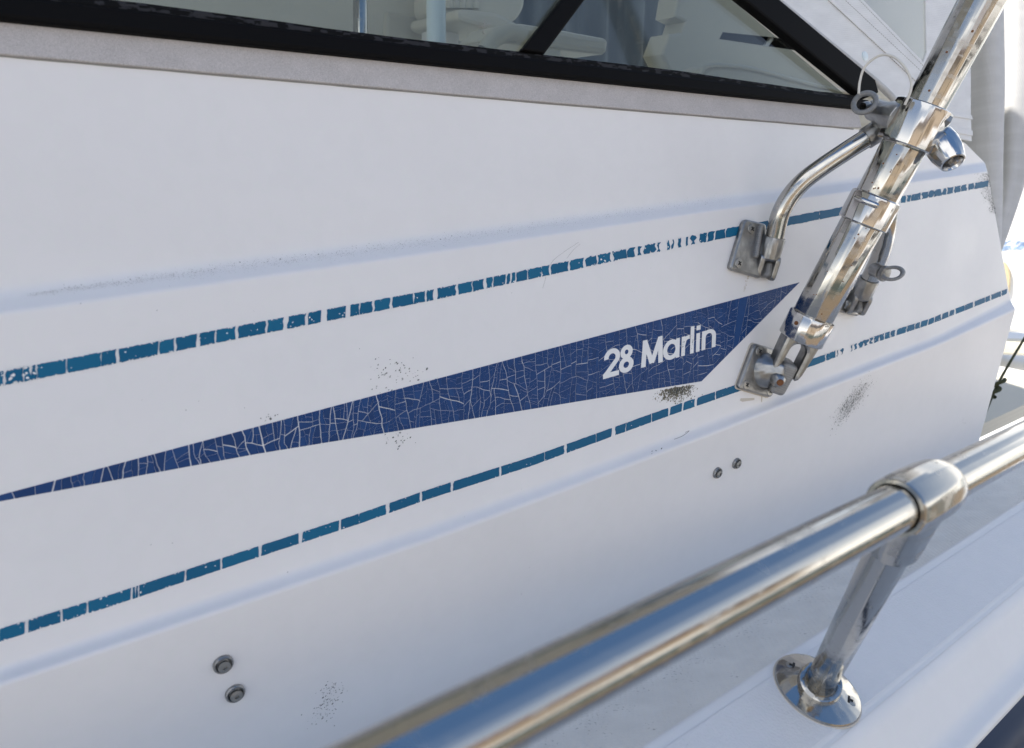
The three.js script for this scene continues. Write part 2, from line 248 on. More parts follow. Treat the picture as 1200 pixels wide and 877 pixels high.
// pinstripes: every surviving piece of tape is a piece of its own
function ragged(P, cx, half, x0, x1, sl0, sl1, wear) { // outline of one piece between x0 and x1 along the centre line
  const top = [], bot = [], n = Math.max(3, Math.round((x1 - x0) / 2.5));
  for (let i = 0; i <= n; i++) { const t = i / n, x = x0 + (x1 - x0) * t, j = () => (rng() - 0.5) * 2 * wear, e = (i === 0 ? sl0 : i === n ? sl1 : 0); const h = half(x); top.push([x + e * 0.5 + j() * 0.3, cx(x) - h + Math.abs(j()) * 0.9]); bot.push([x - e * 0.5 + j() * 0.3, cx(x) + h - Math.abs(j()) * 0.7]); }
  const endR = (x, s) => [0.66, 0.33].map((k) => [x + (rng() - 0.5) * wear * 2.2, cx(x) - half(x) + 2 * half(x) * (s > 0 ? 1 - k : k)]);
  return pxs(P, [...top, ...endR(x1, 1), ...bot.reverse(), ...endR(x0, -1)]);
}
function stripe(label, cx, half, pieces, wearAt) {
  const g = new THREE.Group(); g.name = 'pinstripe'; g.userData.label = label; cabin.add(g); origin.set(g, origin.get(cabin));
  for (const [x0, x1] of pieces) { const w = wearAt((x0 + x1) / 2); part(g, 'tape_piece', [slab(PB, ragged(PB, cx, half, x0 + 0.15, x1 - 0.15, (rng() - 0.3) * 2.5, (rng() - 0.3) * 2.5, w), 0.0003, 0, 0.00015)], rng() < 0.75 ? M.tealVinyl : M.tealVinyl2); }
  return g;
}
const mid1 = line([[-200, 484], [0, 444], [104, 424], [250, 395], [500, 347], [740, 296], [850, 273.5], [957, 253], [1067, 232], [1158, 215]]), half1 = line([[-200, 10.4], [0, 9.0], [140, 8.6], [500, 6.7], [850, 5.8], [957, 5.3], [1067, 4.4], [1158, 4.0]]);
const mid2 = line([[-200, 812], [14, 740], [129, 704], [280, 654], [421, 608], [500, 580], [622, 541], [791, 480], [849, 460], [960, 422], [1025, 398], [1087, 378], [1180, 341.5]]), half2 = line([[-200, 8.9], [0, 7.7], [100, 7.2], [500, 5.8], [790, 5.0], [960, 4.3], [1100, 3.5], [1180, 3.2]]);
const runs = (x0, x1, a, b, gap) => { const o = []; let x = x0; while (x < x1 - 2) { const w = Math.min(rr(a, b), x1 - x); o.push([x, x + w]); x += w + rr(gap * 0.5, gap * 1.4); } return o; };
stripe('upper teal pinstripe broken into many short pieces', mid1, half1, [...runs(-190, -4, 18, 44, 2.5), [-3, 4], [6, 27], [28, 35], [36, 42], [43, 77], [79, 118], [118, 136], [139, 185], [187, 204], [206, 230], [234, 252], [253, 276], [279, 311], [313, 332], [337, 358], [361, 376], [383, 405], [410, 421], [422, 436], [438, 457], [460, 484], [485, 498], [500, 508], [512, 534], [537, 553], [554, 567], [570, 577], [578, 592], [594, 597], [599, 603], [605, 618], [619, 634], [635, 644], [646, 666], [668, 684], [687, 698], [700, 716], [718, 734], [736, 744], [747, 752], [755, 762], [763, 768], [770, 774], [782, 784], [787, 789], [795, 798], [804, 806], [810, 815], [820, 828], [829, 837], [838, 850], [851, 866], [867, 900], [903, 960], [960.5, 1006], [1056, 1061], [1063, 1067], [1068, 1079], [1080.5, 1088], [1089, 1094], [1095, 1103], [1105, 1109], [1110, 1117], [1119, 1126], [1127, 1133], [1135, 1141], [1142, 1158]], (x) => x > 690 && x < 820 ? 1.8 : x > 1050 ? 1.1 : x < 45 ? 1.3 : 1.0);
stripe('lower teal pinstripe in longer cleaner lengths', mid2, half2, [...runs(-190, -2, 30, 55, 2.5), [-1, 29], [33, 71], [73, 101], [103, 153], [155, 158], [159, 161.5], [163, 216], [218, 258], [260, 303], [306, 350], [354, 397], [399.5, 420], [420.5, 452], [456, 492], [494, 528], [531, 585], [587, 638], [638.5, 661], [664, 698], [698.6, 716.5], [721, 733], [733.6, 763], [763.8, 783], [785, 799], [801, 814], [817, 838], [839, 866], [866.6, 930], [932, 967], [968, 979], [980.5, 982], [986, 988], [997, 999], [1000.5, 1004], [1007, 1011], [1012, 1017], [1019, 1023], [1024, 1030], [1031, 1036], [1037, 1043], [1044, 1049], [1051, 1062], [1063, 1072], ...runs(1073, 1180, 5, 13, 1.2)], (x) => x > 975 && x < 1024 ? 1.7 : 0.45);

{ const ch = []; const add = (cx, half, list) => { for (const [x0, x1, n, big] of list) for (let i = 0; i < n; i++) { const x = rr(x0, x1), s = rr(0.0002, big), c = PB.px(x, cx(x) + (rng() < 0.82 ? (rng() < 0.5 ? -1 : 1) * half(x) * rr(0.85, 1.02) : half(x) * rr(-0.9, 0.9))), pts = []; for (let j = 0; j < 6; j++) { const a = j / 6 * 6.283, r = s * rr(0.5, 1.2); pts.push(new THREE.Vector2(c.x + r * Math.cos(a) * 1.2, c.y + r * Math.sin(a))); } ch.push(new THREE.ShapeGeometry(new THREE.Shape(pts)).applyMatrix4(PB.matrix(0.00052))); } };
  add(mid1, half1, [[0, 45, 26, 0.0014], [0, 500, 190, 0.0008], [500, 700, 90, 0.0009], [690, 830, 110, 0.0013], [1056, 1158, 60, 0.0011]]); add(mid2, half2, [[0, 170, 40, 0.0009], [0, 860, 150, 0.0007], [960, 1030, 60, 0.0013], [1030, 1180, 60, 0.0009]]);
  part(cabin, 'tape_chips', ch, M.letter).userData.kind = 'stuff'; }
// the navy flash: paint film cracked into flakes, cut by cutting
const PF = PB;
const flash = new THREE.Group(); flash.name = 'navy_flash'; flash.userData.label = 'long tapering navy flash with a crazed surface'; cabin.add(flash); origin.set(flash, origin.get(cabin));
const flashTop = line([[-90, 604], [0, 580], [300, 497], [371, 480], [500, 447], [937, 331]]), flashBot = line([[-90, 605], [0, 585.5], [300, 533], [500, 500], [600, 484], [822, 447]]);
const outline = pxs(PF, [[-90, 604.3], [300, 532.2], [822, 447], [937, 331], [500, 447.3]]);
{
  const L0 = PF.px(0, 583), L1 = PF.px(900, 360), ax = L1.clone().sub(L0).normalize(), ay = new THREE.Vector2(-ax.y, ax.x);
  let poly = outline.map((p) => { const q = p.clone().sub(L0); return { x: q.dot(ax), y: q.dot(ay), w: 0 }; });
  const area = (p) => { let s = 0; for (let i = 0; i < p.length; i++) { const a = p[i], b = p[(i + 1) % p.length]; s += a.x * b.y - b.x * a.y; } return s / 2; };
  if (area(poly) < 0) poly.reverse();
  const rim0 = poly.map((p) => ({ ...p }));
  // w on a vertex = crack half-width of the edge that starts there
  const cut = (p, px, py, nx, ny, w) => { const o = []; for (let i = 0; i < p.length; i++) { const a = p[i], b = p[(i + 1) % p.length], da = (a.x - px) * nx + (a.y - py) * ny, db = (b.x - px) * nx + (b.y - py) * ny; if (da <= 0) o.push(db > 0 ? { ...a } : { ...a }); if (da <= 0 && db > 0) { const t = da / (da - db); o.push({ x: a.x + (b.x - a.x) * t, y: a.y + (b.y - a.y) * t, w }); } else if (da > 0 && db <= 0) { const t = da / (da - db); o.push({ x: a.x + (b.x - a.x) * t, y: a.y + (b.y - a.y) * t, w: a.w }); } } return o; };
  const out = [];
  (function split(p, depth) {
    const A = Math.abs(area(p)), xs = p.map((q) => q.x), ys = p.map((q) => q.y), w = Math.max(...xs) - Math.min(...xs), h = Math.max(...ys) - Math.min(...ys);
    const cx = p.reduce((s, q) => s + q.x, 0) / p.length, cy = p.reduce((s, q) => s + q.y, 0) / p.length;
    const big = 0.6 + 0.8 * noise3(cx * 14, cy * 14, 5);
    if (p.length < 3 || depth > 22 || (A < (6.6e-5 - 2.8e-5 * smooth(0.1, 0.6, cx)) * big * (0.4 + 1.1 * rng()) && w < 0.017 && h < 0.024) || A < 7e-6) { out.push(p); return; }
    const acrossX = w > 0.012 && (w > h * (0.6 + 0.6 * rng())) ? true : rng() < 0.42 && w > 0.55 * h && w > 0.006;
    const ang = acrossX ? rr(-0.30, 0.30) - 0.15 : Math.PI / 2 + rr(-0.55, 0.55), nx = Math.cos(ang), ny = Math.sin(ang);
    const px = Math.min(...xs) + w * rr(0.34, 0.66), py = Math.min(...ys) + h * rr(0.34, 0.66);
    const fine = smooth(0.0, 0.55, cx + 0.05) * 0.5;                     // the left half is crazed more widely than the right
    const cw = (w > 0.03 || h > 0.03 ? 0.00042 : A > 1.5e-4 ? 0.00031 : 0.00016) * rr(0.6, 1.35) * (1.12 - 1.05 * fine) * Math.min(1, 0.35 + h / 0.035);
    const a = cut(p, px, py, nx, ny, cw), b = cut(p, px, py, -nx, -ny, cw);
    if (a.length < 3 || b.length < 3) { out.push(p); return; }
    split(a, depth + 1); split(b, depth + 1);
  })(poly, 0);
  const rimDist = (x, y) => { let d = 1; for (let i = 0; i < rim0.length; i++) { const a = rim0[i], b = rim0[(i + 1) % rim0.length], ex = b.x - a.x, ey = b.y - a.y, l = Math.hypot(ex, ey); d = Math.min(d, Math.abs((x - a.x) * -ey + (y - a.y) * ex) / l); } return d; };
  const warp = (x, y) => { const k = smooth(0, 0.006, rimDist(x, y)); return [x + k * (0.0052 * (fbm(x * 75, y * 75, 1, 2) - 0.5)), y + k * (0.0052 * (fbm(x * 75, y * 75, 9, 2) - 0.5))]; };
  const flakes = [];
  for (const p of out) {
    let q = p.map((a) => ({ ...a }));
    for (let i = 0; i < p.length; i++) { const a = p[i], b = p[(i + 1) % p.length], l = Math.hypot(b.x - a.x, b.y - a.y); if (a.w > 0 && l > 1e-7) { const nx = (b.y - a.y) / l, ny = -(b.x - a.x) / l; q = cut(q, a.x - nx * a.w, a.y - ny * a.w, nx, ny, 0); if (q.length < 3) break; } }
    if (q.length < 3 || Math.abs(area(q)) < 4e-7) continue;
    const pts = []; for (let i = 0; i < q.length; i++) { const a = q[i], b = q[(i + 1) % q.length], l = Math.hypot(b.x - a.x, b.y - a.y), n = Math.max(1, Math.min(6, Math.round(l / 0.003))); if (l < 2e-5) continue; for (let k = 0; k < n; k++) { const [x, y] = warp(a.x + (b.x - a.x) * k / n, a.y + (b.y - a.y) * k / n); pts.push(new THREE.Vector2(L0.x + ax.x * x + ay.x * y, L0.y + ax.y * x + ay.y * y)); } }
    if (pts.length >= 3) flakes.push({ pts, A: Math.abs(area(q)) });
  }
  flakes.sort((a, b) => b.A - a.A);
  const shades = [M.navyVinyl, M.navyVinyl.clone(), M.navyVinyl.clone()]; shades[1].color = lin(0.013, 0.055, 0.176); shades[2].color = lin(0.009, 0.041, 0.138);
  const rest = [];
  flakes.forEach((f, i) => { const g = slab(PF, f.pts, 0.00022, 0, 0.00012); if (i < 290) part(flash, 'paint_flake', [g], shades[Math.floor(rng() * 3)]); else rest.push(g); });
  const m = part(flash, 'paint_flakes', rest, M.navyVinyl); m.userData.kind = 'stuff';
  console.log('flakes', flakes.length);
}

// lettering on the flash
{
  const upv = PF.px(812, 383).sub(PF.px(811, 414)).multiplyScalar(1 / 242);  // metres per eighth-pixel of letter height
  const basePt = (X) => { const x = 700 + X / 8; return PF.px(x, 444 - 0.2885 * (x - 707.5)); };
  const map = (X, Y) => basePt(X).addScaledVector(upv, Y);
  let lift = 0.00036;
  const stroke = (list, w) => { const n = list.length, L = [], R = []; for (let i = 0; i < n; i++) { const a = list[Math.max(0, i - 1)], b = list[Math.min(n - 1, i + 1)], dx = b[0] - a[0], dy = b[1] - a[1], l = Math.hypot(dx, dy); const ox = -dy / l * w / 2, oy = dx / l * w / 2; L.push(map(list[i][0] + ox, list[i][1] + oy)); R.push(map(list[i][0] - ox, list[i][1] - oy)); } lift += 0.00002; return slab(PF, [...L, ...R.reverse()], 0.00015, 0, lift); };
  const ring = (x, y, rx, ry, w) => { const o = [], h = []; for (let i = 0; i < 40; i++) { const a = i / 40 * 2 * Math.PI; o.push(map(x + (rx) * Math.cos(a), y + (ry) * Math.sin(a))); h.push(map(x + (rx - w) * Math.cos(a), y + (ry - w) * Math.sin(a))); } lift += 0.00002; return slab(PF, o, 0.00015, 0, lift, [h.reverse()]); };
  const arc = (x, y, rx, ry, a0, a1, n = 18) => Array.from({ length: n + 1 }, (_, i) => { const a = rad(a0 + (a1 - a0) * i / n); return [x + rx * Math.cos(a), y + ry * Math.sin(a)]; });
  const w = 42, t = new THREE.Group(); t.name = 'lettering'; t.userData.label = 'white lettering reading 28 Marlin'; cabin.add(t); origin.set(t, origin.get(cabin));
  const cap = 235;
  part(t, 'digit', [stroke([...arc(132, cap - 72, 54, 54, 190, -32), [62, 12]], w), stroke([[52, 18], [200, 18]], w)], M.letter);
  part(t, 'digit', [ring(267, 66, 68, 68, w), ring(267, 176, 57, 60, w - 2)], M.letter);
  part(t, 'letter', [stroke([[428, 0], [440, cap]], 42), stroke([[436, cap - 6], [508, 18]], 42), stroke([[508, 18], [582, cap - 6]], 42), stroke([[580, cap], [590, 0]], 42)], M.letter);
  part(t, 'letter', [ring(688, 88, 78, 90, w - 3), stroke([[748, 0], [748, 176]], 34)], M.letter);
  part(t, 'letter', [stroke([[800, 0], [800, 176]], 34), stroke([[802, 100], [812, 140], [832, 158], [858, 160]], 36)], M.letter);
  part(t, 'letter', [stroke([[882, 0], [882, 248]], 34)], M.letter);
  part(t, 'letter', [stroke([[937, 0], [937, 172]], 34), stroke([[938, 200], [939, 242]], 38)], M.letter);
  part(t, 'letter', [stroke([[990, 0], [990, 176]], 35), stroke([...arc(1038, 112, 48, 50, 175, 0), [1086, 0]], 36)], M.letter);
  part(t, 'grime_flecks', Array.from({ length: 16 }, () => { const X = rng() < 0.6 ? rr(788, 808) : rr(872, 888), Y = rr(10, 170), s = rr(2, 6); return slab(PF, [map(X, Y), map(X + s, Y + rr(-2, 2)), map(X + s * 0.6, Y + s * 1.6), map(X - s * 0.3, Y + s)], 0.0001, 0, lift + 0.0003); }), M.grime).userData.kind = 'stuff';
}

// grime: pinholes and mould freckles where the gelcoat is worn
function specks(P, n, gauss, size, lift = 0.00025) {
  const l = []; for (let i = 0; i < n; i++) { const [x, y, k = 1] = gauss(i), s = rr(size[0], size[1]) * k * (rng() < 0.12 ? 1.8 : 1), c = P.px(x, y), a0 = rr(0, 6.3), el = rr(0.45, 1), m = 6; const pts = []; for (let j = 0; j < m; j++) { const a = a0 + j / m * 2 * Math.PI, r = s * rr(0.6, 1.1); pts.push(new THREE.Vector2(c.x + r * Math.cos(a), c.y + r * el * Math.sin(a) + 0.3 * r * Math.cos(a))); } const g = new THREE.ShapeGeometry(new THREE.Shape(pts)); l.push(g.applyMatrix4(P.matrix(lift))); } return l;
}
function specksOn(n, gauss, size, lift = 0.0003) { // freckles that follow the moulded skin
  const sk = new THREE.Mesh(skinGeo, new THREE.MeshBasicMaterial({ side: THREE.DoubleSide })), rc = new THREE.Raycaster(), l = [];
  for (let i = 0; i < n; i++) { const [x, y] = gauss(i); rc.set(EYE, ray(x, y).normalize()); const h = rc.intersectObject(sk)[0]; if (!h) continue; const nn = h.face.normal.clone(); if (nn.dot(rc.ray.direction) > 0) nn.negate(); const P = new Plane(h.point, nn), s = rr(size[0], size[1]) * (rng() < 0.1 ? 1.7 : 1), pts = [], a0 = rr(0, 6.3); for (let j = 0; j < 5; j++) { const a = a0 + j / 5 * 6.283, r = s * rr(0.6, 1.1); pts.push(new THREE.Vector2(r * 1.3 * Math.cos(a), r * 0.8 * Math.sin(a))); } l.push(new THREE.ShapeGeometry(new THREE.Shape(pts)).applyMatrix4(P.matrix(lift))); }
  return l;
}
const gs = () => { let s = 0; for (let i = 0; i < 4; i++) s += rng(); return (s - 2) * 0.85; };
const cluster = (x, y, sx, sy, ang) => () => { const a = gs() * sx, b = gs() * sy, c = Math.cos(rad(ang)), s = Math.sin(rad(ang)); return [x + a * c - b * s, y + a * s + b * c]; };
const mould = (name, geos, mat) => { const m = part(cabin, name, geos, mat); m.userData.kind = 'stuff'; };
mould('mould_specks', [...specks(PB, 75, cluster(466, 437, 34, 20, -14), [0.0003, 0.0010]), ...specks(PB, 26, cluster(468, 515, 19, 9, -10), [0.0004, 0.0012]), ...specks(PB, 9, cluster(316, 490, 9, 4, -10), [0.0003, 0.0009]), ...specks(PB, 30, () => [rr(0, 1100), rr(300, 520)], [0.0002, 0.0005])].filter(Boolean), M.grime);
mould('mould_specks', [...specks(PC, 150, cluster(383, 824, 30, 15, -62), [0.0002, 0.0008]), ...specks(PC, 12, () => [rr(150, 1100), rr(560, 700)], [0.0002, 0.0005])], M.grime);
mould('mould_patch', specks(PC, 900, cluster(998, 472, 31, 8.5, -52), [0.0003, 0.0010]), M.grimePale);
mould('mould_patch', specks(PC, 90, cluster(1000, 469, 27, 7, -52), [0.0003, 0.0008], 0.0004), M.grime);
mould('lichen_patch', specks(PB, 480, () => { const a = gs() * 20, b = Math.abs(gs()) * 14; return [792 + a, 454.5 - a * 0.16 + b]; }, [0.0005, 0.0014]), M.grimeBrown);
mould('lichen_patch', specks(PB, 130, () => { const a = gs() * 19, b = Math.abs(gs()) * 11; return [794 + a, 455 - a * 0.16 + b]; }, [0.0004, 0.0011], 0.0004), M.grime);
mould('edge_mould', specks(PB, 650, () => { const y = rr(203, 250), a = Math.abs(gs()) * 13; return [1158 + (y - 201) * 0.19 - a * (y < 235 ? 1 : 0.6), y]; }, [0.0003, 0.0010]), M.grime);
mould('ledge_dirt', specksOn(3600, () => { const x = 30 + 830 * Math.pow(rng(), 0.85), k = smooth(20, 260, x); return [x, LB.abot(x) + 3.5 - x * 0.0025 + gs() * (2.4 + 4.5 * k)]; }, [0.00012, 0.00032]), M.dust);
mould('ledge_dirt', specksOn(60, () => { const x = rr(60, 840); return [x, LB.abot(x) + 2 - x * 0.0025 + gs() * 5]; }, [0.0002, 0.00045], 0.0004), M.grime);
mould('gel_chips', [...specks(PA, 5, cluster(837, 246, 4, 1.6, -6), [0.0006, 0.0017]), ...specks(PC, 5, cluster(766, 529, 8, 2, -15), [0.0004, 0.0009]), ...specks(PC, 5, cluster(1130, 496, 3, 6, 0), [0.0005, 0.0012])], M.dark);
part(cabin, 'rust_streak', [...specks(PB, 26, () => { const t = rng(); return [877 - 6 * t + gs() * 1.5, 324 + 18 * t]; }, [0.0005, 0.0011]), slab(PB, pxs(PB, [[868, 467], [884, 466.5], [884, 469], [870, 471], [867, 469.5]]), 0.0002, 0, 0.0001), slab(PB, pxs(PB, [[892, 464], [893.4, 464], [892.8, 474], [892, 474]]), 0.0002, 0, 0.0001)], M.stain).userData.kind = 'stuff';
part(cabin, 'scratch', [tube([[636, 338], [645, 310], [660, 296], [678, 284]].map(([x, y]) => PB.hit(x, y).addScaledVector(nB, 0.0001)), 0.00011, 30, 5), tube([[664, 303], [672, 293], [680, 286]].map(([x, y]) => PB.hit(x, y).addScaledVector(nB, 0.0001)), 0.0001, 20, 5), tube([[790, 515], [800, 511], [808, 505], [803, 507]].map(([x, y]) => PC.hit(x, y).addScaledVector(nC, 0.0001)), 0.0003, 20, 5)], M.grimePale);

// bolts in the lower panel
for (const [x, y, r] of [[261, 778, 0.0082], [275, 812, 0.0082], [840, 554, 0.0073], [862.5, 543, 0.0073]]) {
  const c = PC.hit(x, y), b = part(cabin, 'bolt', [turned(c, nC, [[0, 0.003], [r * 0.60, 0.003], [r * 0.64, 0.0042], [r * 0.62, 0.0052], [r * 0.35, 0.0062], [r * 0.22, 0.0063], [r * 0.2, 0.005], [0, 0.005]], 28)], M.screw);
  part(b, 'washer', [turned(c, nC, [[r * 0.5, 0.0012], [r * 0.62, 0.0006], [r * 0.70, 0.0012], [r * 0.80, 0.0032], [r * 0.92, 0.0034], [r, 0.0022], [r, -0.001]], 36)], M.cast);
}

// ------------------------------------------------------------------ gunwale, side deck, rub rail
const camv = (r, u, f) => EYE.clone().addScaledVector(cR, r).addScaledVector(cU, u).addScaledVector(cF, f);
const rail0 = camv(0.0011, -0.1068, 0.24), rail1 = camv(0.3517, -0.0463, 0.51), gDir = rail1.clone().sub(rail0).normalize();
const flangeC = at(957, 809, 0.70);
const nG = cR.clone().multiplyScalar(0.257).addScaledVector(cU, 0.88).addScaledVector(cF, -0.403); nG.addScaledVector(gDir, -nG.dot(gDir)).normalize();
const oG = gDir.clone().cross(nG).normalize(); if (oG.z < 0) oG.negate();   // outboard
const PG = new Plane(flangeC, nG, gDir);
const across = (p) => p.clone().sub(flangeC).dot(oG);
const oIn = across(PG.hit(860, 803)), oPad = across(PG.hit(1120, 745)), oCr = across(PG.hit(1090, 783));
const bevN = nG.clone().multiplyScalar(Math.cos(rad(42))).addScaledVector(oG, Math.sin(rad(42)));
const PBev = new Plane(flangeC.clone().addScaledVector(oG, oCr), bevN, gDir);
const qn = (p) => [across(p), p.clone().sub(flangeC).dot(nG)];
const c2 = qn(PBev.hit(1150, 824)); // foot of the bevel
const PLed = new Plane(flangeC.clone().addScaledVector(oG, c2[0]).addScaledVector(nG, c2[1]), nG.clone().multiplyScalar(Math.cos(rad(8))).addScaledVector(oG, Math.sin(rad(8))), gDir);
const c3 = qn(PLed.hit(1160, 847)), c4 = [c3[0] + 0.004, c3[1] - 0.004];
const G0 = -1.3, G1 = 1.15; // metres along the rail direction
function sweep(prof, n = 24, g0 = G0, g1 = G1) { return gridGeo(prof.map(([a, b]) => Array.from({ length: n + 1 }, (_, i) => flangeC.clone().addScaledVector(gDir, g0 + (g1 - g0) * i / n).addScaledVector(oG, a).addScaledVector(nG, b)))); }
function arcP(p0, c, p1, n = 7) { const o = []; for (let k = 0; k <= n; k++) { const t = k / n; o.push([(1 - t) ** 2 * p0[0] + 2 * t * (1 - t) * c[0] + t * t * p1[0], (1 - t) ** 2 * p0[1] + 2 * t * (1 - t) * c[1] + t * t * p1[1]]); } return o; }
const toward = (a, b, r) => { const l = Math.hypot(b[0] - a[0], b[1] - a[1]); return [a[0] + (b[0] - a[0]) * r / l, a[1] + (b[1] - a[1]) * r / l]; };
const fil = (a, b, c, r) => arcP(toward(b, a, r), b, toward(b, c, r));
const gp = [[oIn - 0.002, -0.045], [oIn, 0], [oPad, 0], [oPad + 0.002, -0.0012], [oCr, -0.0014], c2, c3, c4, [c4[0] + 0.001, c4[1] - 0.004]];
const gunwaleProf = [gp[0], ...fil(gp[0], gp[1], gp[2], 0.006), [oPad - 0.004, 0], [oPad - 0.0008, 0], [oPad + 0.0006, -0.0013], [oPad + 0.004, -0.0014], ...fil(gp[3], gp[4], gp[5], 0.012), ...fil(gp[4], gp[5], gp[6], 0.008), ...fil(gp[5], gp[6], gp[7], 0.0025), ...fil(gp[6], gp[7], gp[8], 0.002), gp[8]];
const gunwale = structure('gunwale', [sweep(gunwaleProf)], M.gunwale);
part(gunwale, 'nonskid_pad', [sweep([[oIn + 0.012, 0.0002], [oIn + 0.0125, 0.0008], [oPad - 0.0035, 0.0008], [oPad - 0.003, 0.0002]])], M.pad);
part(gunwale, 'rub_rail', [sweep([[c4[0] + 0.0005, c4[1] - 0.003], ...arcP([c4[0] + 0.001, c4[1] - 0.004], [c4[0] + 0.030, c4[1] - 0.006], [c4[0] + 0.030, c4[1] - 0.03]), [c4[0] + 0.026, c4[1] - 0.06], [c4[0] + 0.004, c4[1] - 0.07]])], M.hullNavy, 'glossy navy rub rail');
part(gunwale, 'hull_side', [sweep([[c4[0] + 0.006, c4[1] - 0.066], [c4[0] - 0.02, c4[1] - 0.3], [c4[0] - 0.12, c4[1] - 1.0]])], M.hullNavy);
{ // side deck between the gunwale and the foot of the cabin
  const J = (x) => PC.hit(x, LB.cbot(x)), I = (s) => flangeC.clone().addScaledVector(gDir, s).addScaledVector(oG, oIn + 0.001).addScaledVector(nG, -0.028);
  const j0 = J(-250), j1 = J(1150), jd = j1.clone().sub(j0), rows = [], n = 30;
  for (let k = 0; k <= 8; k++) { const t = k / 8; rows.push(Array.from({ length: n + 1 }, (_, i) => { const a = j0.clone().addScaledVector(jd, -0.3 + 2.0 * i / n), s = a.clone().sub(flangeC).dot(gDir), b = I(s); return a.add(V(0, 0, -0.02)).lerp(b, t); })); }
  structure('side_deck', [gridGeo(rows.reverse())], M.deck);
}

// ------------------------------------------------------------------ the grab rail in the foreground
const R1 = 0.0127;
const teeT = 0.6395, teeC = rail0.clone().lerp(rail1, teeT), post0 = flangeC.clone(), pDir = teeC.clone().sub(post0).normalize();
const grab = thing('grab_rail', flangeC, 'polished stainless grab rail on a leaning post along the gunwale', 'grab rail');
part(grab, 'tube', [cyl(rail0.clone().addScaledVector(gDir, -0.24), rail1.clone().addScaledVector(gDir, 0.62), R1, 56)], M.steel);
part(grab, 'post', [cyl(post0.clone().addScaledVector(pDir, -0.004), teeC, R1 * 0.995, 56)], M.steel);
{
  const sl = [[R1 + 0.0009, -0.022], [R1 + 0.0009, -0.031], [R1 + 0.0030, -0.031], [R1 + 0.0036, -0.0302], [R1 + 0.0042, -0.024], [R1 + 0.0046, -0.005], [R1 + 0.0044, 0.010], [R1 + 0.0037, 0.019], [R1 + 0.0024, 0.0245], [R1 + 0.001, 0.0265], [R1 - 0.0002, 0.0268]];
  const neck = [[R1 + 0.0034, -0.058], [R1 + 0.0036, -0.050], [R1 + 0.0034, -0.012], [R1 + 0.002, 0]].reverse().map(([r, h]) => [r, h]).sort((a, b) => a[1] - b[1]);
  neck.unshift([R1 + 0.0002, -0.060], [R1 + 0.0022, -0.060]);
  part(grab, 'tee_fitting', [turned(teeC.clone().addScaledVector(gDir, 0.004), gDir, sl, 56), turned(teeC, pDir, neck, 48)], M.satin, 'polished tee clamping the rail to its post');
  const side = gDir.clone().cross(pDir).normalize(), sc = teeC.clone().addScaledVector(pDir, -0.046).addScaledVector(gDir, R1 + 0.0032);
  const fs = part(grab, 'set_screw', [cyl(sc, sc.clone().addScaledVector(gDir, 0.0012), 0.0028, 18)], M.screw);
  // flange
  const base = part(grab, 'base_flange', [turned(flangeC, nG, [[0.0392, 0], [0.0402, 0.0012], [0.0396, 0.0034], [0.0368, 0.0050], [0.031, 0.0066], [0.026, 0.0082], [0.022, 0.0105], [0.0175, 0.0115]], 72), turned(post0, pDir, [[0.0215, -0.006], [0.0205, 0.006], [0.0192, 0.016], [0.0186, 0.0255], [0.0180, 0.0272], [0.0168, 0.0278], [0.0142, 0.0278], [0.0136, 0.0270], [0.0125, 0.0266]], 56)], M.satin, 'round angled base flange with crosshead screws');
  part(base, 'sealant_bed', [turned(flangeC.clone().addScaledVector(nG, 0.0006), nG, [[0.038, 0.0008], [0.0410, 0.0007], [0.0414, 0]], 64)], M.stain);
  for (const [x, y] of [[927, 787.5], [990.5, 826]]) {
    const p = PG.hit(x, y).addScaledVector(nG, 0.0054), e = p.clone().sub(flangeC); const s = part(base, 'screw', [turned(p, nG.clone().addScaledVector(e.clone().normalize(), 0.12), [[0.0078, -0.001], [0.0076, 0.0012], [0.0050, 0.0022], [0, 0.0027]], 28)], M.screw);
    const m = basis(p.clone().addScaledVector(nG, 0.0024).addScaledVector(e.clone().normalize(), 0.0003), nG, gDir.clone().applyAxisAngle(nG, 0.5)); void s;
    part(base, 'screw_recess', [box(0.0082, 0.0021, 0.0012, 0.0003, m), box(0.0021, 0.0082, 0.00121, 0.0003, m)], M.dark);
  }
}

// ------------------------------------------------------------------ the outrigger and its mount
const o0 = at(945, 385, 0.93), o1 = at(1020, 245, 0.875), oD = o1.clone().sub(o0), oL = oD.length(), oA = oD.clone().normalize();
const oP = (t) => o0.clone().addScaledVector(oD, t);
const mountC = PB.hit(889, 434);
const rig = thing('outrigger', mountC, 'stainless outrigger pole hinged on the cabin side and braced by bent arms', 'outrigger');
const S = oL; // metres per unit of t
part(rig, 'lower_tube', [turned(o0, oA, rim(0.0248, 0.10 * S, 1.0 * S, 0.0004), 64)], M.steel);
part(rig, 'middle_tube', [turned(o0, oA, rim(0.0245, 1.0 * S, 1.66 * S, 0.0004), 64)], M.steel);
part(rig, 'upper_tube', [turned(o0, oA, [[0, 1.6 * S], [0.0208, 1.6 * S], [0.0212, 1.75 * S], [0.0226, 2.2 * S], [0.0234, 2.7 * S], [0.0234, 5.2 * S], [0, 5.2 * S]], 64)], M.steel);
const bc = part(rig, 'bottom_collar', [turned(o0, oA, ringProf(0.020, 0.0282, -0.10 * S, 0.11 * S, 0.0018), 64)], M.chrome);
{ const d = EYE.clone().sub(o0).normalize(), sd = cR.clone().multiplyScalar(-0.62).addScaledVector(d, 0.72); sd.addScaledVector(oA, -sd.dot(oA)).normalize(); const p = o0.clone().addScaledVector(oA, 0.03 * S).addScaledVector(sd, 0.0279); part(bc, 'grub_screw', [cyl(p, p.clone().addScaledVector(sd, 0.0009), 0.0026, 16)], M.rust); }
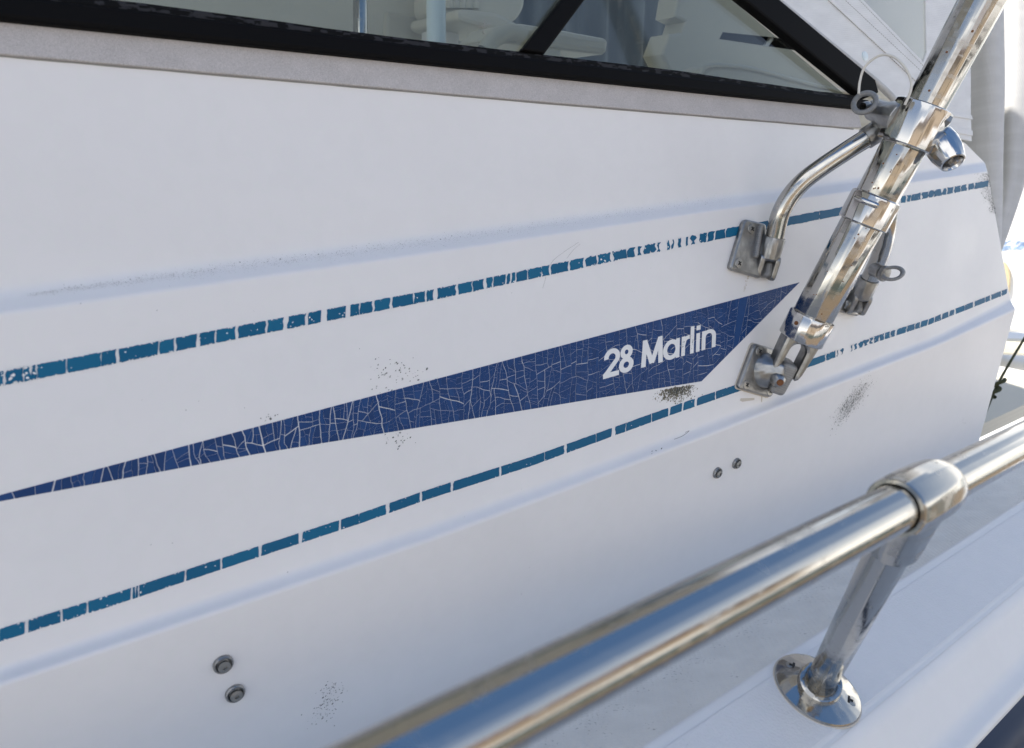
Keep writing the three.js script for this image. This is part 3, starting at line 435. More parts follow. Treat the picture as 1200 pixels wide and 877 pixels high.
const mc = part(rig, 'middle_collar', [turned(o0, oA, [[0.0240, 0.88 * S], [0.0278, 0.88 * S], [0.0289, 0.888 * S], [0.0289, 1.07 * S], [0.0283, 1.09 * S], [0.0262, 1.10 * S], [0.0240, 1.10 * S]], 64)], M.chrome);
{ const d = EYE.clone().sub(o1).normalize(), sd = cR.clone().multiplyScalar(-0.35).addScaledVector(d, 0.9); sd.addScaledVector(oA, -sd.dot(oA)).normalize(); const p = o0.clone().addScaledVector(oA, 1.035 * S).addScaledVector(sd, 0.0283), tg = sd.clone().cross(oA).normalize(); const pts = []; for (let i = -5; i <= 5; i++) pts.push(p.clone().addScaledVector(tg, i * 0.0024).addScaledVector(sd, -0.00010 * i * i + 0.0022)); part(mc, 'weld_lug', [tube(pts, 0.0034, 24, 12), turned(pts[0].clone().addScaledVector(tg, -0.0034), tg, [[0, 0], [0.0022, 0.0008], [0.0034, 0.0034]], 14), turned(pts[10].clone().addScaledVector(tg, 0.0034), tg.clone().negate(), [[0, 0], [0.0022, 0.0008], [0.0034, 0.0034]], 14)], M.chrome); }
{ const l = []; const r0 = mulberry(77); for (let i = 0; i < 26; i++) { const t = 0.15 + 2.4 * r0(), rad_ = t < 0.88 ? 0.0248 : t < 1.1 ? 0 : t < 1.5 ? 0.0245 : t < 1.8 ? 0 : 0.0214 + (t - 1.75) * 0.0031; if (!rad_) continue; const p = oP(t), d = EYE.clone().sub(p).addScaledVector(cR, (r0() - 0.6) * 1.6); d.addScaledVector(oA, -d.dot(oA)).normalize(); const c = p.addScaledVector(d, rad_ - 0.0003); l.push(turned(c, d, [[0, 0.0005], [0.0004 + 0.0008 * r0() ** 2, 0.0004], [0.0014, 0]], 8)); } part(rig, 'rust_specks', l, M.rust).userData.kind = 'stuff'; }
// fork at the foot, swivel block, wall plate
{
  const toCam = EYE.clone().sub(o0).normalize(), w = cR.clone().multiplyScalar(0.93).addScaledVector(oA, -cR.dot(oA)).addScaledVector(toCam, 0.05); w.addScaledVector(oA, -w.dot(oA)).normalize(); // across the fork
  const tN = w.clone().cross(oA).normalize(); if (tN.dot(toCam) < 0) tN.negate();
  const Pf = new Plane(o0, tN, w), sg = Math.sign(Pf.v.dot(oA)), yo = [];
  for (const [a, b] of [[-0.0232, -0.006], [-0.0222, -0.030], [-0.0205, -0.056], [-0.0185, -0.0635], [-0.0150, -0.0665], [-0.0118, -0.0640], [-0.0108, -0.058]]) yo.push([a, b]);
  for (let k = 0; k <= 10; k++) { const a = Math.PI - k / 10 * Math.PI; yo.push([0.0100 * Math.cos(a), -0.030 + 0.0105 * Math.sin(a)]); }
  for (const [a, b] of [[0.0108, -0.058], [0.0118, -0.0640], [0.0150, -0.0665], [0.0185, -0.0635], [0.0205, -0.056], [0.0222, -0.030], [0.0232, -0.006]]) yo.push([a, b]);
  const crown = turned(o0, oA, [[0, -0.018], [0.018, -0.0175], [0.0232, -0.0155], [0.0240, -0.012], [0.0240, -0.004]], 48);
  part(rig, 'fork', [slab(Pf, yo.map(([a, b]) => new THREE.Vector2(a, b * sg)), 0.027, 0.0045, -0.0135), crown], M.cast);
  const pinC = o0.clone().addScaledVector(oA, -0.060);
  part(rig, 'fork_pin', [cyl(pinC.clone().addScaledVector(w, -0.0222), pinC.clone().addScaledVector(w, 0.0222), 0.0046, 20)], M.screw);
  const bm = new THREE.Matrix4().makeBasis(w, oA, w.clone().cross(oA)).setPosition(o0.clone().addScaledVector(oA, -0.068));
  part(rig, 'swivel_block', [box(0.0205, 0.044, 0.034, 0.006, bm)], M.cast);
  const pl = part(rig, 'mount_plate', [slab(PB, rounded(pxs(PB, [[880, 402], [916, 413], [900, 466], [860.5, 454.5]]), 0.007), 0.0075, 0.0022, -0.0005)], M.cast, 'cast stainless wall plate of the swivel');
  part(pl, 'sealant_bed', [slab(PB, rounded(pxs(PB, [[879, 400.5], [917, 412.5], [901, 467.5], [859.2, 455.3]]), 0.007), 0.0008, 0.0002, 0)], M.stain);
  for (const [x, y] of [[884.5, 411.5], [869.5, 450.5], [897, 458]]) { const p = PB.hit(x, y).addScaledVector(nB, 0.0068), s = part(pl, 'screw', [turned(p, nB, [[0.0062, 0], [0.0058, 0.0011], [0.003, 0.0018], [0, 0.002]], 24)], M.screw); void s; const m = basis(p.clone().addScaledVector(nB, 0.0019), nB, V(1, 0.4, 0)); part(pl, 'screw_recess', [box(0.0058, 0.0014, 0.001, 0.0002, m), box(0.0014, 0.0058, 0.00101, 0.0002, m)], M.dark); }
  const bossC = PB.hit(893, 434).addScaledVector(nB, 0.005), tip = o0.clone().addScaledVector(oA, -0.078);
  const hinge = part(rig, 'hinge_boss', [turned(bossC, nB.clone().multiplyScalar(0.96).addScaledVector(PB.u, 0.28), [[0, -0.006], [0.024, -0.006], [0.0238, -0.002], [0.0225, 0.004], [0.0185, 0.010], [0.0155, 0.018], [0.0145, 0.024], [0.012, 0.0285], [0, 0.030]], 40)], M.cast);
  void hinge;
  const hx = nB.clone().multiplyScalar(0.80).addScaledVector(PB.u, 0.60).normalize(), hp = at(908.5, 441, 0.952); void tip;
  // two ears clasp the block above and below, across the fork pin
  const earN = oA.clone().addScaledVector(hx, -oA.dot(hx)).normalize(), eA = bossC.clone().addScaledVector(hx, 0.010);
  const ear = (s) => { const a = eA.clone().addScaledVector(tN, s * 0.0005), b = hp.clone().addScaledVector(tN, 0.0130 * s); void earN; return one([turned(a, b.clone().sub(a), [[0, -0.004], [0.0125, 0], [0.0105, a.distanceTo(b) * 0.6], [0.0095, a.distanceTo(b)], [0.0085, a.distanceTo(b) + 0.0045], [0.006, a.distanceTo(b) + 0.0078], [0, a.distanceTo(b) + 0.0092]], 36)]); };
  part(rig, 'hinge_ear', [ear(1)], M.cast); part(rig, 'hinge_ear', [ear(-1)], M.cast);
  part(rig, 'swivel_tongue', [box(0.030, 0.020, 0.016, 0.004, new THREE.Matrix4().makeBasis(w, oA, w.clone().cross(oA)).setPosition(hp.clone().lerp(o0.clone().addScaledVector(oA, -0.068), 0.5)))], M.cast); const q = hp.clone().addScaledVector(tN, 0.0195); part(rig, 'hinge_pin', [cyl(q.clone().addScaledVector(tN, -0.01), q.clone().addScaledVector(tN, 0.0042), 0.0042, 20)], M.rust, 'rusty end of the hinge pin');
}
// clamp with eye screw and horn
const cl0 = oP(1.63);
{
  const d = EYE.clone().sub(cl0).normalize(), lf = cR.clone().negate(); lf.addScaledVector(oA, -lf.dot(oA)).normalize();
  const cp = part(rig, 'clamp', [turned(cl0, oA, [[0.0215, -0.024], [0.0300, -0.024], [0.0316, -0.0225], [0.0321, -0.019], [0.0314, 0.0], [0.0319, 0.017], [0.0312, 0.0215], [0.0290, 0.0228], [0.0215, 0.0228]], 64)], M.chrome, 'bright dented clamp ring');
  const armE = at(1022, 128, 0.8670), armS = cl0.clone().addScaledVector(lf, 0.020), aD = armE.clone().sub(armS), aL = aD.length();
  part(rig, 'clamp_arm', [turned(armS, aD, [[0, -0.002], [0.0185, -0.001], [0.019, 0], [0.0165, aL * 0.35], [0.0128, aL * 0.6], [0.0122, aL * 0.95], [0.0095, aL * 1.08], [0, aL * 1.12]], 36), cyl(at(1038, 150, 0.8840), armE.clone().lerp(armS, 0.35), 0.0125, 28)], M.cast);
  const eC = at(1013.5, 120.5, 0.8470), eN = d.clone().multiplyScalar(0.75).addScaledVector(oA, 0.35).addScaledVector(lf, 0.35).normalize();
  const eg = new THREE.TorusGeometry(0.0118, 0.0030, 14, 40).applyMatrix4(basis(eC, eN, oA));
  part(rig, 'eye_screw', [eg, tube([eC.clone().addScaledVector(oA, -0.004), eC.clone().lerp(armE, 0.35), armE], 0.0042, 16, 12)], M.cast);
  const wp = [[1006.5, 110, 0.8420], [1008, 95, 0.8420], [1014, 78, 0.8370], [1030, 65.5, 0.8270], [1046, 66, 0.8170], [1060, 78, 0.8090], [1068, 95, 0.8070], [1067, 108, 0.8090], [1060.5, 123, 0.8150]].map(([x, y, z]) => at(x, y, z));
  part(rig, 'lanyard_wire', [tube(wp, 0.00145, 90, 10)], M.wire, 'loop of pale coated wire');
  const hp = at(1059, 126, 0.8175); part(cp, 'wire_hole', [cyl(hp, hp.clone().addScaledVector(d, 0.002), 0.0022, 16)], M.dark);
  // horn on the far side
  const hS = at(1097, 158, 0.8420), hE = at(1117, 191, 0.8200), hD = hE.clone().sub(hS), hL = hD.length();
  part(rig, 'horn', [turned(hS, hD, [[0.006, -0.012], [0.012, -0.008], [0.0165, 0.004], [0.0182, hL * 0.35], [0.0172, hL * 0.65], [0.0138, hL * 0.95], [0.0128, hL], [0.0112, hL + 0.0004], [0.0095, hL - 0.003], [0.008, hL * 0.5], [0, hL * 0.48]], 48)], M.chrome, 'bullet shaped horn with an open end');
  part(rig, 'clamp_bolt', [cyl(at(1106, 140, 0.8170), at(1112, 143, 0.8170), 0.0066, 6, 0.0006)], M.screw);
}
// bent brace arms and their wall brackets
function bracket(name, P, n, plate, sleeveA, sleeveB, boltPx, screws, label) {
  const pl = part(rig, name, [slab(P, rounded(pxs(P, plate), 0.007), 0.0075, 0.0024, -0.0005)], M.cast, label);
  for (const [x, y] of screws) { const p = P.hit(x, y).addScaledVector(n, 0.0068); part(pl, 'screw', [turned(p, n, [[0.0066, 0], [0.0062, 0.0011], [0.003, 0.0018], [0, 0.002]], 24)], M.screw); const m = basis(p.clone().addScaledVector(n, 0.0019), n, V(1, 0.5, 0)); part(pl, 'screw_recess', [box(0.006, 0.0014, 0.001, 0.0002, m), box(0.0014, 0.006, 0.00101, 0.0002, m)], M.dark); }
  const ax = sleeveB.clone().sub(sleeveA), L = ax.length(); ax.normalize();
  const sd = cR.clone().addScaledVector(ax, -cR.dot(ax)).normalize();
  const cheek = (o) => slab(new Plane(sleeveA.clone().addScaledVector(sd, o), sd, ax), rounded([[-0.012, -0.0105], [-0.012, 0.0105], [0.02, 0.0115], [0.02, -0.0115]].map(([a, b]) => new THREE.Vector2(a, b)), 0.008), 0.0068, 0.0016, -0.0034);
  part(rig, 'arm_socket', [turned(sleeveA, ax, [[0, 0.012], [0.0115, 0.013], [0.0136, 0.016], [0.0138, 0.019], [0.0138, L - 0.002], [0.0132, L], [0.0118, L]], 40), cheek(0.0098), cheek(-0.0098)], M.cast);
  const foot = P.uv(sleeveA), fa = P.at(foot.x, foot.y, 0.004); // lug that stands on the plate between the cheeks
  const ld = sleeveA.clone().sub(fa), lm = new THREE.Matrix4(), lz = ld.clone().normalize(), lx = sd.clone().addScaledVector(lz, -sd.dot(lz)).normalize(); lm.makeBasis(lx, lz.clone().cross(lx).negate(), lz.clone()); lm.setPosition(fa.clone().addScaledVector(ld, 0.5));
  part(rig, 'bracket_lug', [box(0.0115, 0.021, ld.length() + 0.020, 0.005, basis(fa.clone().addScaledVector(ld, 0.5), lz, sd))], M.cast);
  const bd = sd.clone().negate(), b0 = sleeveA.clone().addScaledVector(bd, 0.010); void boltPx;
  part(rig, 'arm_bolt', [cyl(b0, b0.clone().addScaledVector(bd, 0.0085), 0.0068, 6, 0.0012), cyl(b0, b0.clone().addScaledVector(bd, 0.0042), 0.0080, 24)], M.screw);
}
{
  const a0 = at(896.5, 316, 0.945), a1 = at(908, 278, 0.93);
  bracket('arm_bracket', PB, nB, [[868, 257], [894, 263], [889, 327], [850.5, 316]], a0, a1, [], [[875.5, 269], [860.5, 309]], 'cast wall bracket of the long bent arm');
  const rp = PB.hit(882, 284).addScaledVector(nB, 0.008); part(rig, 'bracket_rib', [box(0.007, 0.042, 0.008, 0.003, basis(rp, nB, PB.u.clone().applyAxisAngle(nB, -0.35)))], M.cast);
  part(rig, 'brace_arm', [tube([a0.clone().lerp(a1, 0.55), a1, at(914, 253, 0.918), at(924, 233, 0.91), at(940, 214, 0.902), at(962, 197, 0.895), at(1000, 172, 0.885), at(1036, 150, 0.878)], 0.0113, 110, 28, 0.5)], M.steel, 'long bent brace arm to the clamp');
  const cu0 = at(1014, 163, 0.8825), cu1 = at(1036, 149, 0.878); part(rig, 'arm_ferrule', [turned(cu0, cu1.clone().sub(cu0), ringProf(0.011, 0.0131, 0, cu0.distanceTo(cu1), 0.001), 36)], M.cast);
  const b0 = at(1003.5, 358, 1.045), b1 = at(1019, 327, 1.02);
  bracket('arm_bracket', PB, nB, [[985, 332], [1012, 338], [1003, 371], [975, 364]], b0, b1, [], [[990, 340]], 'cast wall bracket behind the pole');
  part(rig, 'brace_arm', [tube([b0.clone().lerp(b1, 0.6), b1, at(1030, 304, 0.998), at(1037, 282, 0.975), at(1040, 258, 0.95), at(1043, 225, 0.93), at(1050, 185, 0.91), at(1058, 160, 0.89)], 0.0113, 90, 24)], M.steel, 'short brace arm behind the pole');
  const e0 = at(1024, 316, 0.985), e1 = at(1034, 320, 0.965), ec = at(1046, 320.5, 0.955);
  part(rig, 'eye_bolt', [cyl(e0, e1, 0.0088, 24), cyl(e1, at(1039, 321.5, 0.96), 0.0105, 24, 0.002), new THREE.TorusGeometry(0.0105, 0.0027, 12, 36).scale(1.15, 0.8, 1).applyMatrix4(basis(ec, EYE.clone().sub(ec).normalize().addScaledVector(UP, 0.5).normalize(), cR))], M.cast);
}

// ------------------------------------------------------------------ canvas enclosure aft of the window
const PK = new Plane(PW.hit(1050, 140).addScaledVector(nB, 0.001), PW.n);
const enc = thing('canvas_enclosure', PK.hit(1136, 168), 'white vinyl canvas panel with a clear window laced against the black window frame', 'boat canvas');
{
  const hole = [[1007, -2], [1080, 73], [1084, 62], [1080, -185], [830, -185]];
  part(enc, 'panel', [slab(PK, pxs(PK, [[590, -260], [906, -4], [1050, 124], [1064, 152], [1137, 166], [1136, 132], [1135, -260]]), 0.003, 0.0008, 0, [pxs(PK, hole)])], M.canvas);
  part(enc, 'clear_window', [slab(PK, pxs(PK, [[1003, -6], [1083, 80], [1090, 62], [1086, -190], [820, -190]]), 0.0008, 0, 0.0004)], M.vinylClear);
  part(enc, 'hem', [slab(PK, pxs(PK, [[908, -2], [1050, 124], [1058, 124], [921, -2], [630, -262], [612, -262]]), 0.0016, 0.0006, 0.003), slab(PK, pxs(PK, [[1105, 131], [1136, 136], [1137, 141], [1104, 136]]), 0.0016, 0.0006, 0.003), slab(PK, pxs(PK, [[1101, 148], [1137, 154], [1137, 160], [1100, 154]]), 0.0016, 0.0006, 0.003)], M.canvas);
  part(enc, 'binding', [slab(PK, pxs(PK, [[962, -4], [1088, 112], [1083, 80], [1000, -6]]), 0.0016, 0.0006, 0.003)], M.canvas);
  const st = []; const stitch = (x0, y0, x1, y1, n) => { for (let i = 0; i < n; i++) { const t0 = i / n, t1 = (i + 0.55) / n, a = PK.hit(x0 + (x1 - x0) * t0, y0 + (y1 - y0) * t0).addScaledVector(PK.n, 0.0047), b = PK.hit(x0 + (x1 - x0) * t1, y0 + (y1 - y0) * t1).addScaledVector(PK.n, 0.0047); st.push(cyl(a, b, 0.00042, 6, 0.0001)); } };
  stitch(983, -2, 1084, 92, 44); stitch(998, -4, 1083, 83, 44); stitch(965, 0, 1080, 106, 48);
  part(enc, 'stitching', st, M.thread).userData.kind = 'stuff';
  const sp = PK.hit(1011, 67).addScaledVector(PK.n, 0.003); part(enc, 'snap', [turned(sp, PK.n, [[0.0068, 0], [0.0066, 0.0016], [0.005, 0.0026], [0.002, 0.0028], [0, 0.0026]], 32)], M.snap);
}
// gathered side curtains hanging aft of the cabin
function roll(name, pts, r, label, mat, folds) {
  const c = new THREE.CatmullRomCurve3(pts), n = 70, m = 56, rows = [];
  for (let i = 0; i <= n; i++) { const t = i / n, p = c.getPointAt(t), tg = c.getTangentAt(t), x = V(1, 0, 0).addScaledVector(tg, -tg.x).normalize(), y = tg.clone().cross(x); rows.push(Array.from({ length: m + 1 }, (_, j) => { const a = (j % m) / m * 2 * Math.PI, rr_ = r * (1 + 0.10 * Math.sin(a * folds + 2 * t) + 0.10 * (fbm(Math.cos(a) * 2, Math.sin(a) * 2, t * 4 + folds, 3) - 0.5)) * (0.92 + 0.16 * noise3(t * 5, folds, 1)) * (folds === 4 ? 1 - 0.72 * smooth(0.62, 1, t) : 1); return p.clone().addScaledVector(x, Math.cos(a) * rr_).addScaledVector(y, Math.sin(a) * rr_); })); }
  const t = thing(name, pts[pts.length - 1], label, 'curtain', 'gathered canvas curtains'); part(t, 'cloth', [gridGeo(rows)], mat);
  const k = Math.floor(n * 0.55), tie = rows[k].map((p) => p.clone()); void tie; return t;
}
roll('canvas_curtain', [at(1154, -220, 1.5), at(1153, -40, 1.5), at(1154, 120, 1.52), at(1153, 230, 1.54), at(1150, 310, 1.56)], 0.037, 'rolled grey canvas curtain hanging against the aft edge of the cabin', M.canvasGrey, 3);
roll('canvas_curtain', [at(1203, -240, 1.62), at(1200, -40, 1.62), at(1196, 110, 1.62), at(1189, 200, 1.62), at(1176, 262, 1.62), at(1164, 300, 1.62)], 0.040, 'grey canvas curtain gathered inwards at its foot beside the rolled one', M.canvasGrey, 4);

// ------------------------------------------------------------------ inside the cabin, seen through the window
const inner = (k) => new Plane(PA.hit(600, 100).addScaledVector(V(0, 0, -1), k), V(0, 0.08, 1));
function moulding(P, pts, thick, r, lift = 0) { return slab(P, rounded(pxs(P, pts), r, 5), thick, Math.min(0.008, thick * 0.3), lift - thick); }
{
  const P5 = inner(0.34), con = thing('console', P5.hit(880, 160), 'cream moulded console with stepped edge and dark slot inside the window', 'console');
  part(con, 'body', [slab(P5, pxs(P5, [[800, 200], [786, 84], [776, 64], [785, 40], [799, 38], [803, 26], [791, 20], [805, -60], [1090, -60], [1090, 200]]), 0.05, 0.005, -0.05, [pxs(P5, [[840, 48], [846, 34], [940, 44], [960, 64], [930, 62]])])], M.cream);
  part(con, 'slot_back', [slab(P5, pxs(P5, [[830, 60], [830, 26], [980, 36], [980, 76]]), 0.006, 0.001, -0.026)], M.frame);
  part(con, 'slot_bar', [cyl(P5.hit(899, 59).addScaledVector(P5.n, -0.012), P5.hit(910, 44).addScaledVector(P5.n, -0.012), 0.005, 16)], M.letter);
  const P6 = inner(0.20), pad = thing('padded_coaming', P6.hit(900, 120), 'low cream cushion under the slotted console inside the window', 'cushion');
  part(pad, 'cushion', [moulding(P6, [[818, 150], [822, 82], [838, 75], [880, 79], [960, 100], [1050, 118], [1050, 150]], 0.06, 0.02)], M.cream);
  part(pad, 'piping', [tube([[820, 88], [832, 77], [880, 80.5], [960, 101], [1030, 114]].map(([x, y]) => P6.hit(x, y).addScaledVector(P6.n, 0.001)), 0.003, 40, 8)], M.creamSeat);
}
{
  const P7 = inner(0.30), ar = thing('bench_armrest', P7.hit(650, 120), 'grey cream armrest with a rounded arch behind the mullion', 'armrest');
  part(ar, 'top', [slab(P7, rounded(pxs(P7, [[566, 48], [584, 30], [612, 27], [650, 33], [714, 45], [712, 64], [660, 58], [640, 55]]), 0.008), 0.08, 0.008, -0.08)], M.cream);
  part(ar, 'leg', [slab(P7, pxs(P7, [[640, 52], [661, 57], [660, 150], [640, 150]]), 0.06, 0.006, -0.065)], M.cream);
  part(ar, 'arch', [tube([[570, 60], [580, 46], [598, 38], [615, 41]].map(([x, y]) => P7.hit(x, y).addScaledVector(P7.n, -0.004)), 0.012, 30, 12)], M.cream);
  const P8 = inner(0.75), seat = thing('helm_seat', P8.hit(560, 160), 'cream ribbed helm seat behind the forward pane', 'seat');
  part(seat, 'backrest', [moulding(P8, [[516, 14], [518, -70], [612, -70], [616, 8], [606, 24], [597, 26], [590, 34], [540, 30]], 0.12, 0.02)], M.creamSeat);
  for (let i = 0; i < 5; i++) { const x = 524 + i * 7.5; part(seat, 'rib', [tube([[x, -60], [x + 1, -20], [x + 2, 10]].map(([a, b]) => P8.hit(a, b).addScaledVector(P8.n, 0)), 0.0095, 20, 10)], M.creamSeat); }
  part(seat, 'cushion', [moulding(P8, [[512, 16], [560, 21], [594, 40], [572, 46], [512, 30]], 0.20, 0.015, 0.08)], M.creamSeat);
  part(seat, 'pedestal', [slab(P8, pxs(P8, [[520, 30], [545, 33], [552, 160], [516, 160]]), 0.08, 0.008, -0.1)], M.white);
  const P9 = inner(1.45), cu = thing('privacy_curtain', P9.hit(700, 150), 'blue grey curtain hanging in folds across the far side of the cabin', 'curtain');
  const rows = []; const top = P9.px(540, -120), bot = P9.px(540, 190), e = P9.px(1000, 0); for (let i = 0; i <= 10; i++) rows.push(Array.from({ length: 161 }, (_, j) => { const x = top.x + (e.x - top.x) * j / 160; return P9.at(x, top.y + (bot.y - top.y) * i / 10, 0.022 * Math.sin(x * 34 + Math.sin(x * 9)) + 0.014 * Math.sin(x * 71)); }));
  part(cu, 'cloth', [gridGeo(rows)], M.curtainBlue);
  const PX = inner(0.9), lin_ = thing('cabin_liner', PX.hit(380, 120), 'pale cream moulded liner seen low in the forward pane', 'cabin liner');
  part(lin_, 'panel', [moulding(PX, [[-260, 140], [-260, -140], [330, -140], [416, -40], [440, -30], [500, -28], [502, 140]], 0.05, 0.02)], M.creamSeat);
  part(lin_, 'locker_face', [moulding(PX, [[448, 60], [450, 14], [486, 20], [506, 30], [506, 70]], 0.05, 0.008, 0.012)], M.cream);
  const post = (x, w, d, m, label) => { const a = at(x, 150, d), b = at(x - 2, -140, d), t = thing('support_post', a, label, 'post'); part(t, 'tube', [cyl(a, b, w, 28)], m); part(t, 'foot', [turned(a, UP, [[w * 2, 0], [w * 2, 0.006], [w, 0.010]], 28)], M.chrome); };
  post(423, 0.012, 1.25, M.steel, 'bright steel support post inside the forward pane'); post(512, 0.013, 1.0, M.snap, 'pale blue post beside the ribbed helm seat');
  const y0 = PC.hit(600, 700).y - 0.25;
  structure('cabin_sole', [new THREE.BoxGeometry(4.2, 0.04, 2.3).translate(0.2, y0, PA.o.z - 1.25)], M.cream);
}
{ // sunlit canvas that closes the far side of the helm
  const zF = PA.hit(600, 100).z - 1.95, yS = PC.hit(600, 700).y - 0.23, yE = PA.hit(600, 100).y + 0.80, t = thing('side_canvas', V(-0.4, yS, zF), 'translucent white canvas closing the far side of the helm', 'boat canvas');
  const rows = []; for (let i = 0; i <= 8; i++) rows.push(Array.from({ length: 121 }, (_, j) => { const x = -2.3 + 3.6 * j / 120; return V(x, yE + (yS - yE) * i / 8, zF + 0.012 * Math.sin(x * 19) + 0.008 * Math.sin(x * 43 + i * 0.3)); }));
  part(t, 'cloth', [gridGeo(rows)], M.thinCanvas);
}
// the hardtop that shades this side
{
  const yT = PA.hit(600, 100).y + 0.82, zE = PA.hit(600, 100).z - 0.16, t = thing('hardtop', V(0.3, yT, zE - 1.1), 'white hardtop roof over the helm', 'hardtop');
  const s = new THREE.Shape(rounded([[-2.4, 0.05], [1.2, 0.05], [1.2, -2.2], [-2.4, -2.2]].map(([a, b]) => new THREE.Vector2(a, b)), 0.25, 8));
  const g = new THREE.ExtrudeGeometry(s, { depth: 0.05, bevelEnabled: true, bevelSize: 0.015, bevelThickness: 0.015, bevelSegments: 3 }).applyMatrix4(new THREE.Matrix4().makeBasis(V(1, 0, 0), V(0, 0, 1), V(0, -1, 0)).setPosition(0.15, yT + 0.06, zE));
  part(t, 'roof', [g], M.white);
}

// ------------------------------------------------------------------ sunlit cockpit seen past the aft edge
{
  const P1 = new Plane(at(1180, 330, 3.0), V(-0.95, 0.12, 0.22), V(0.22, 0, 0.95));
  const t = thing('transom', P1.hit(1200, 395), 'sunlit white transom moulding with a beige latch plate beyond the cabin edge', 'transom');
  part(t, 'panel', [slab(P1, rounded(pxs(P1, [[1080, 140], [1080, 384], [1190, 388], [1420, 396], [1420, 140]]), 0.03), 0.10, 0.015, -0.05)], M.white);
  part(t, 'lip', [slab(P1, rounded(pxs(P1, [[1080, 396], [1080, 410], [1420, 424], [1420, 408]]), 0.01), 0.16, 0.01, -0.1)], M.cream);
  const lp = part(t, 'latch_plate', [slab(P1, rounded(pxs(P1, [[1168, 305], [1182, 306], [1188, 320], [1186, 345], [1168, 345]]), 0.02), 0.012, 0.003, 0.05)], M.beigeVinyl);
  part(lp, 'hole', [cyl(P1.hit(1180, 326).addScaledVector(P1.n, 0.060), P1.hit(1180, 326).addScaledVector(P1.n, 0.063), 0.006, 16)], M.dark);
  part(t, 'scuff_marks', specks(P1, 60, () => [rr(1168, 1215), 286 + rr(-1, 1) * 5 + 0.12 * 10], [0.003, 0.009], 0.0515), M.scuff).userData.kind = 'stuff';
  const q = P1.hit(1190, 420), fl = structure('cockpit_sole', [new THREE.BoxGeometry(6, 0.05, 5).translate(q.x - 0.2, q.y - 0.06, q.z - 1.0)], M.white); void fl;
  const rp = thing('rope', at(1150, 515, 1.55), 'thin dark rope with a knot running up behind the cabin edge', 'rope');
  part(rp, 'line', [tube([[1140, 560], [1147, 512], [1153, 490], [1167, 456], [1182, 428], [1205, 390], [1250, 318]].map(([x, y], i) => at(x, y, 1.55 + i * 0.03)), 0.0028, 80, 10)], M.rope);
  part(rp, 'knot', [tube(Array.from({ length: 26 }, (_, i) => { const a = i / 25 * 4 * Math.PI, p = at(1163 + i * 0.45, 466 - i * 0.85, 1.635); return p.addScaledVector(cR, Math.cos(a) * 0.006).addScaledVector(cF, Math.sin(a) * 0.006); }), 0.0042, 90, 10)], M.rope);
}

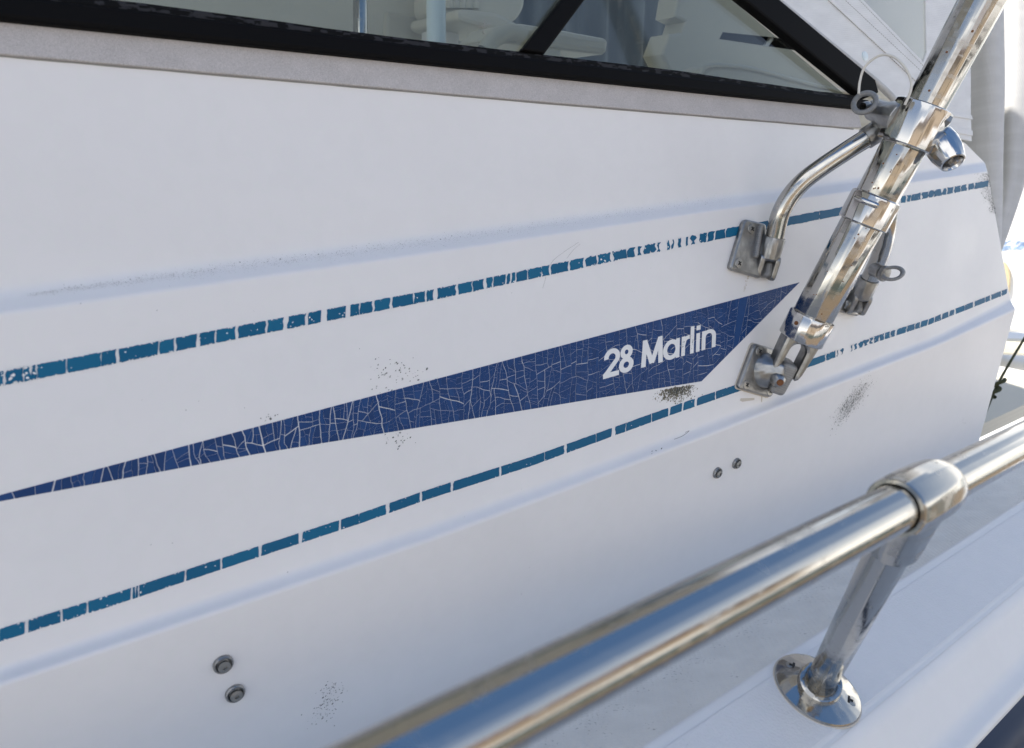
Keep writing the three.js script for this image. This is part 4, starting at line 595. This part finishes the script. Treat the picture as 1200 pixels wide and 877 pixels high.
// ------------------------------------------------------------------ water, dock and the neighbouring boat that the polished tubes mirror
structure('water', [new THREE.PlaneGeometry(300, 300).rotateX(-Math.PI / 2).translate(0, -0.45, 0)], M.water);
{
  const dock = structure('dock', [new THREE.BoxGeometry(16, 0.25, 0.12).translate(0, -0.16, 0.30)], M.wood);
  for (let i = 0; i < 110; i++) part(dock, 'plank', [new RoundedBoxGeometry(0.138, 0.035, 1.9, 1, 0.004).translate(-8 + i * 0.146, rr(-0.002, 0.002), 1.22)], M.wood);
}
{ // low tan boathouse on the quay behind the photographer
  const b = thing('boathouse', V(0, -0.2, 9), 'long low tan boathouse with timber doors on the quay', 'building');
  part(b, 'wall', [new RoundedBoxGeometry(22, 3.3, 3, 2, 0.03).translate(-1, 1.45, 10.5)], M.tan);
  part(b, 'roof', [new RoundedBoxGeometry(22.8, 0.22, 3.9, 2, 0.05).rotateX(0.10).translate(-1, 3.2, 10.4)], M.roofRed);
  for (const x of [-9, -4.5, 0, 4.5, 8]) { const d = part(b, 'door', [new RoundedBoxGeometry(1.9, 2.3, 0.08, 2, 0.02).translate(x, 0.96, 8.98)], M.wood); part(d, 'door_frame', [new RoundedBoxGeometry(2.1, 0.12, 0.12, 2, 0.02).translate(x, 2.2, 8.97)], M.white); }
  structure('quay', [new THREE.BoxGeometry(40, 0.5, 8).translate(0, -0.45, 10.6)], M.tan);
}
{ // white boat moored across the dock
  const b = thing('moored_boat', V(4.5, -0.45, 3.4), 'white motor boat moored across the dock', 'boat');
  const sec = (x) => { const t = (x + 5) / 10, w = 1.25 * Math.pow(Math.sin(Math.PI * Math.min(0.98, 0.06 + 0.62 * t)), 0.5), sh = 0.75 + 0.35 * (1 - t) ** 2; return [[0, -0.35], [w * 0.62, -0.2], [w * 0.86, 0.1], [w * 0.97, sh * 0.7], [w, sh], [w * 0.94, sh + 0.04], [w * 0.8, sh + 0.03], [0, sh + 0.08]]; };
  const rows = []; for (const side of [-1, 1]) { const rws = Array.from({ length: 8 }, (_, k) => Array.from({ length: 41 }, (_, i) => { const x = -5 + i * 0.25, p = sec(x)[k]; return V(4.5 + x, -0.45 + p[1], 4.7 + side * p[0]); })); rows.push(gridGeo(rws)); }
  part(b, 'hull', rows, M.white);
  part(b, 'rub_strake', [-1, 1].map((sd) => tube(Array.from({ length: 21 }, (_, i) => { const x = -5 + i * 0.5, p = sec(x)[4]; return V(4.5 + x, -0.45 + p[1], 4.7 + sd * (p[0] + 0.01)); }), 0.03, 60, 8)), M.hullNavy);
  const cabS = new THREE.Shape([[-2.2, 0], [1.8, 0], [1.6, 0.75], [-0.9, 0.8]].map(([x, y]) => new THREE.Vector2(x, y)));
  part(b, 'cabin', [new THREE.ExtrudeGeometry(cabS, { depth: 1.5, bevelEnabled: true, bevelSize: 0.05, bevelThickness: 0.05, bevelSegments: 3 }).translate(4.5, 0.42, 3.95)], M.white);
  for (const [x0, x1] of [[-1.1, 0.1], [0.2, 1.4]]) part(b, 'cabin_window', [new RoundedBoxGeometry(x1 - x0, 0.34, 0.02, 3, 0.008).translate(4.5 + (x0 + x1) / 2, 0.85, 3.895)], M.frame);
}
renderer.render(scene, camera);
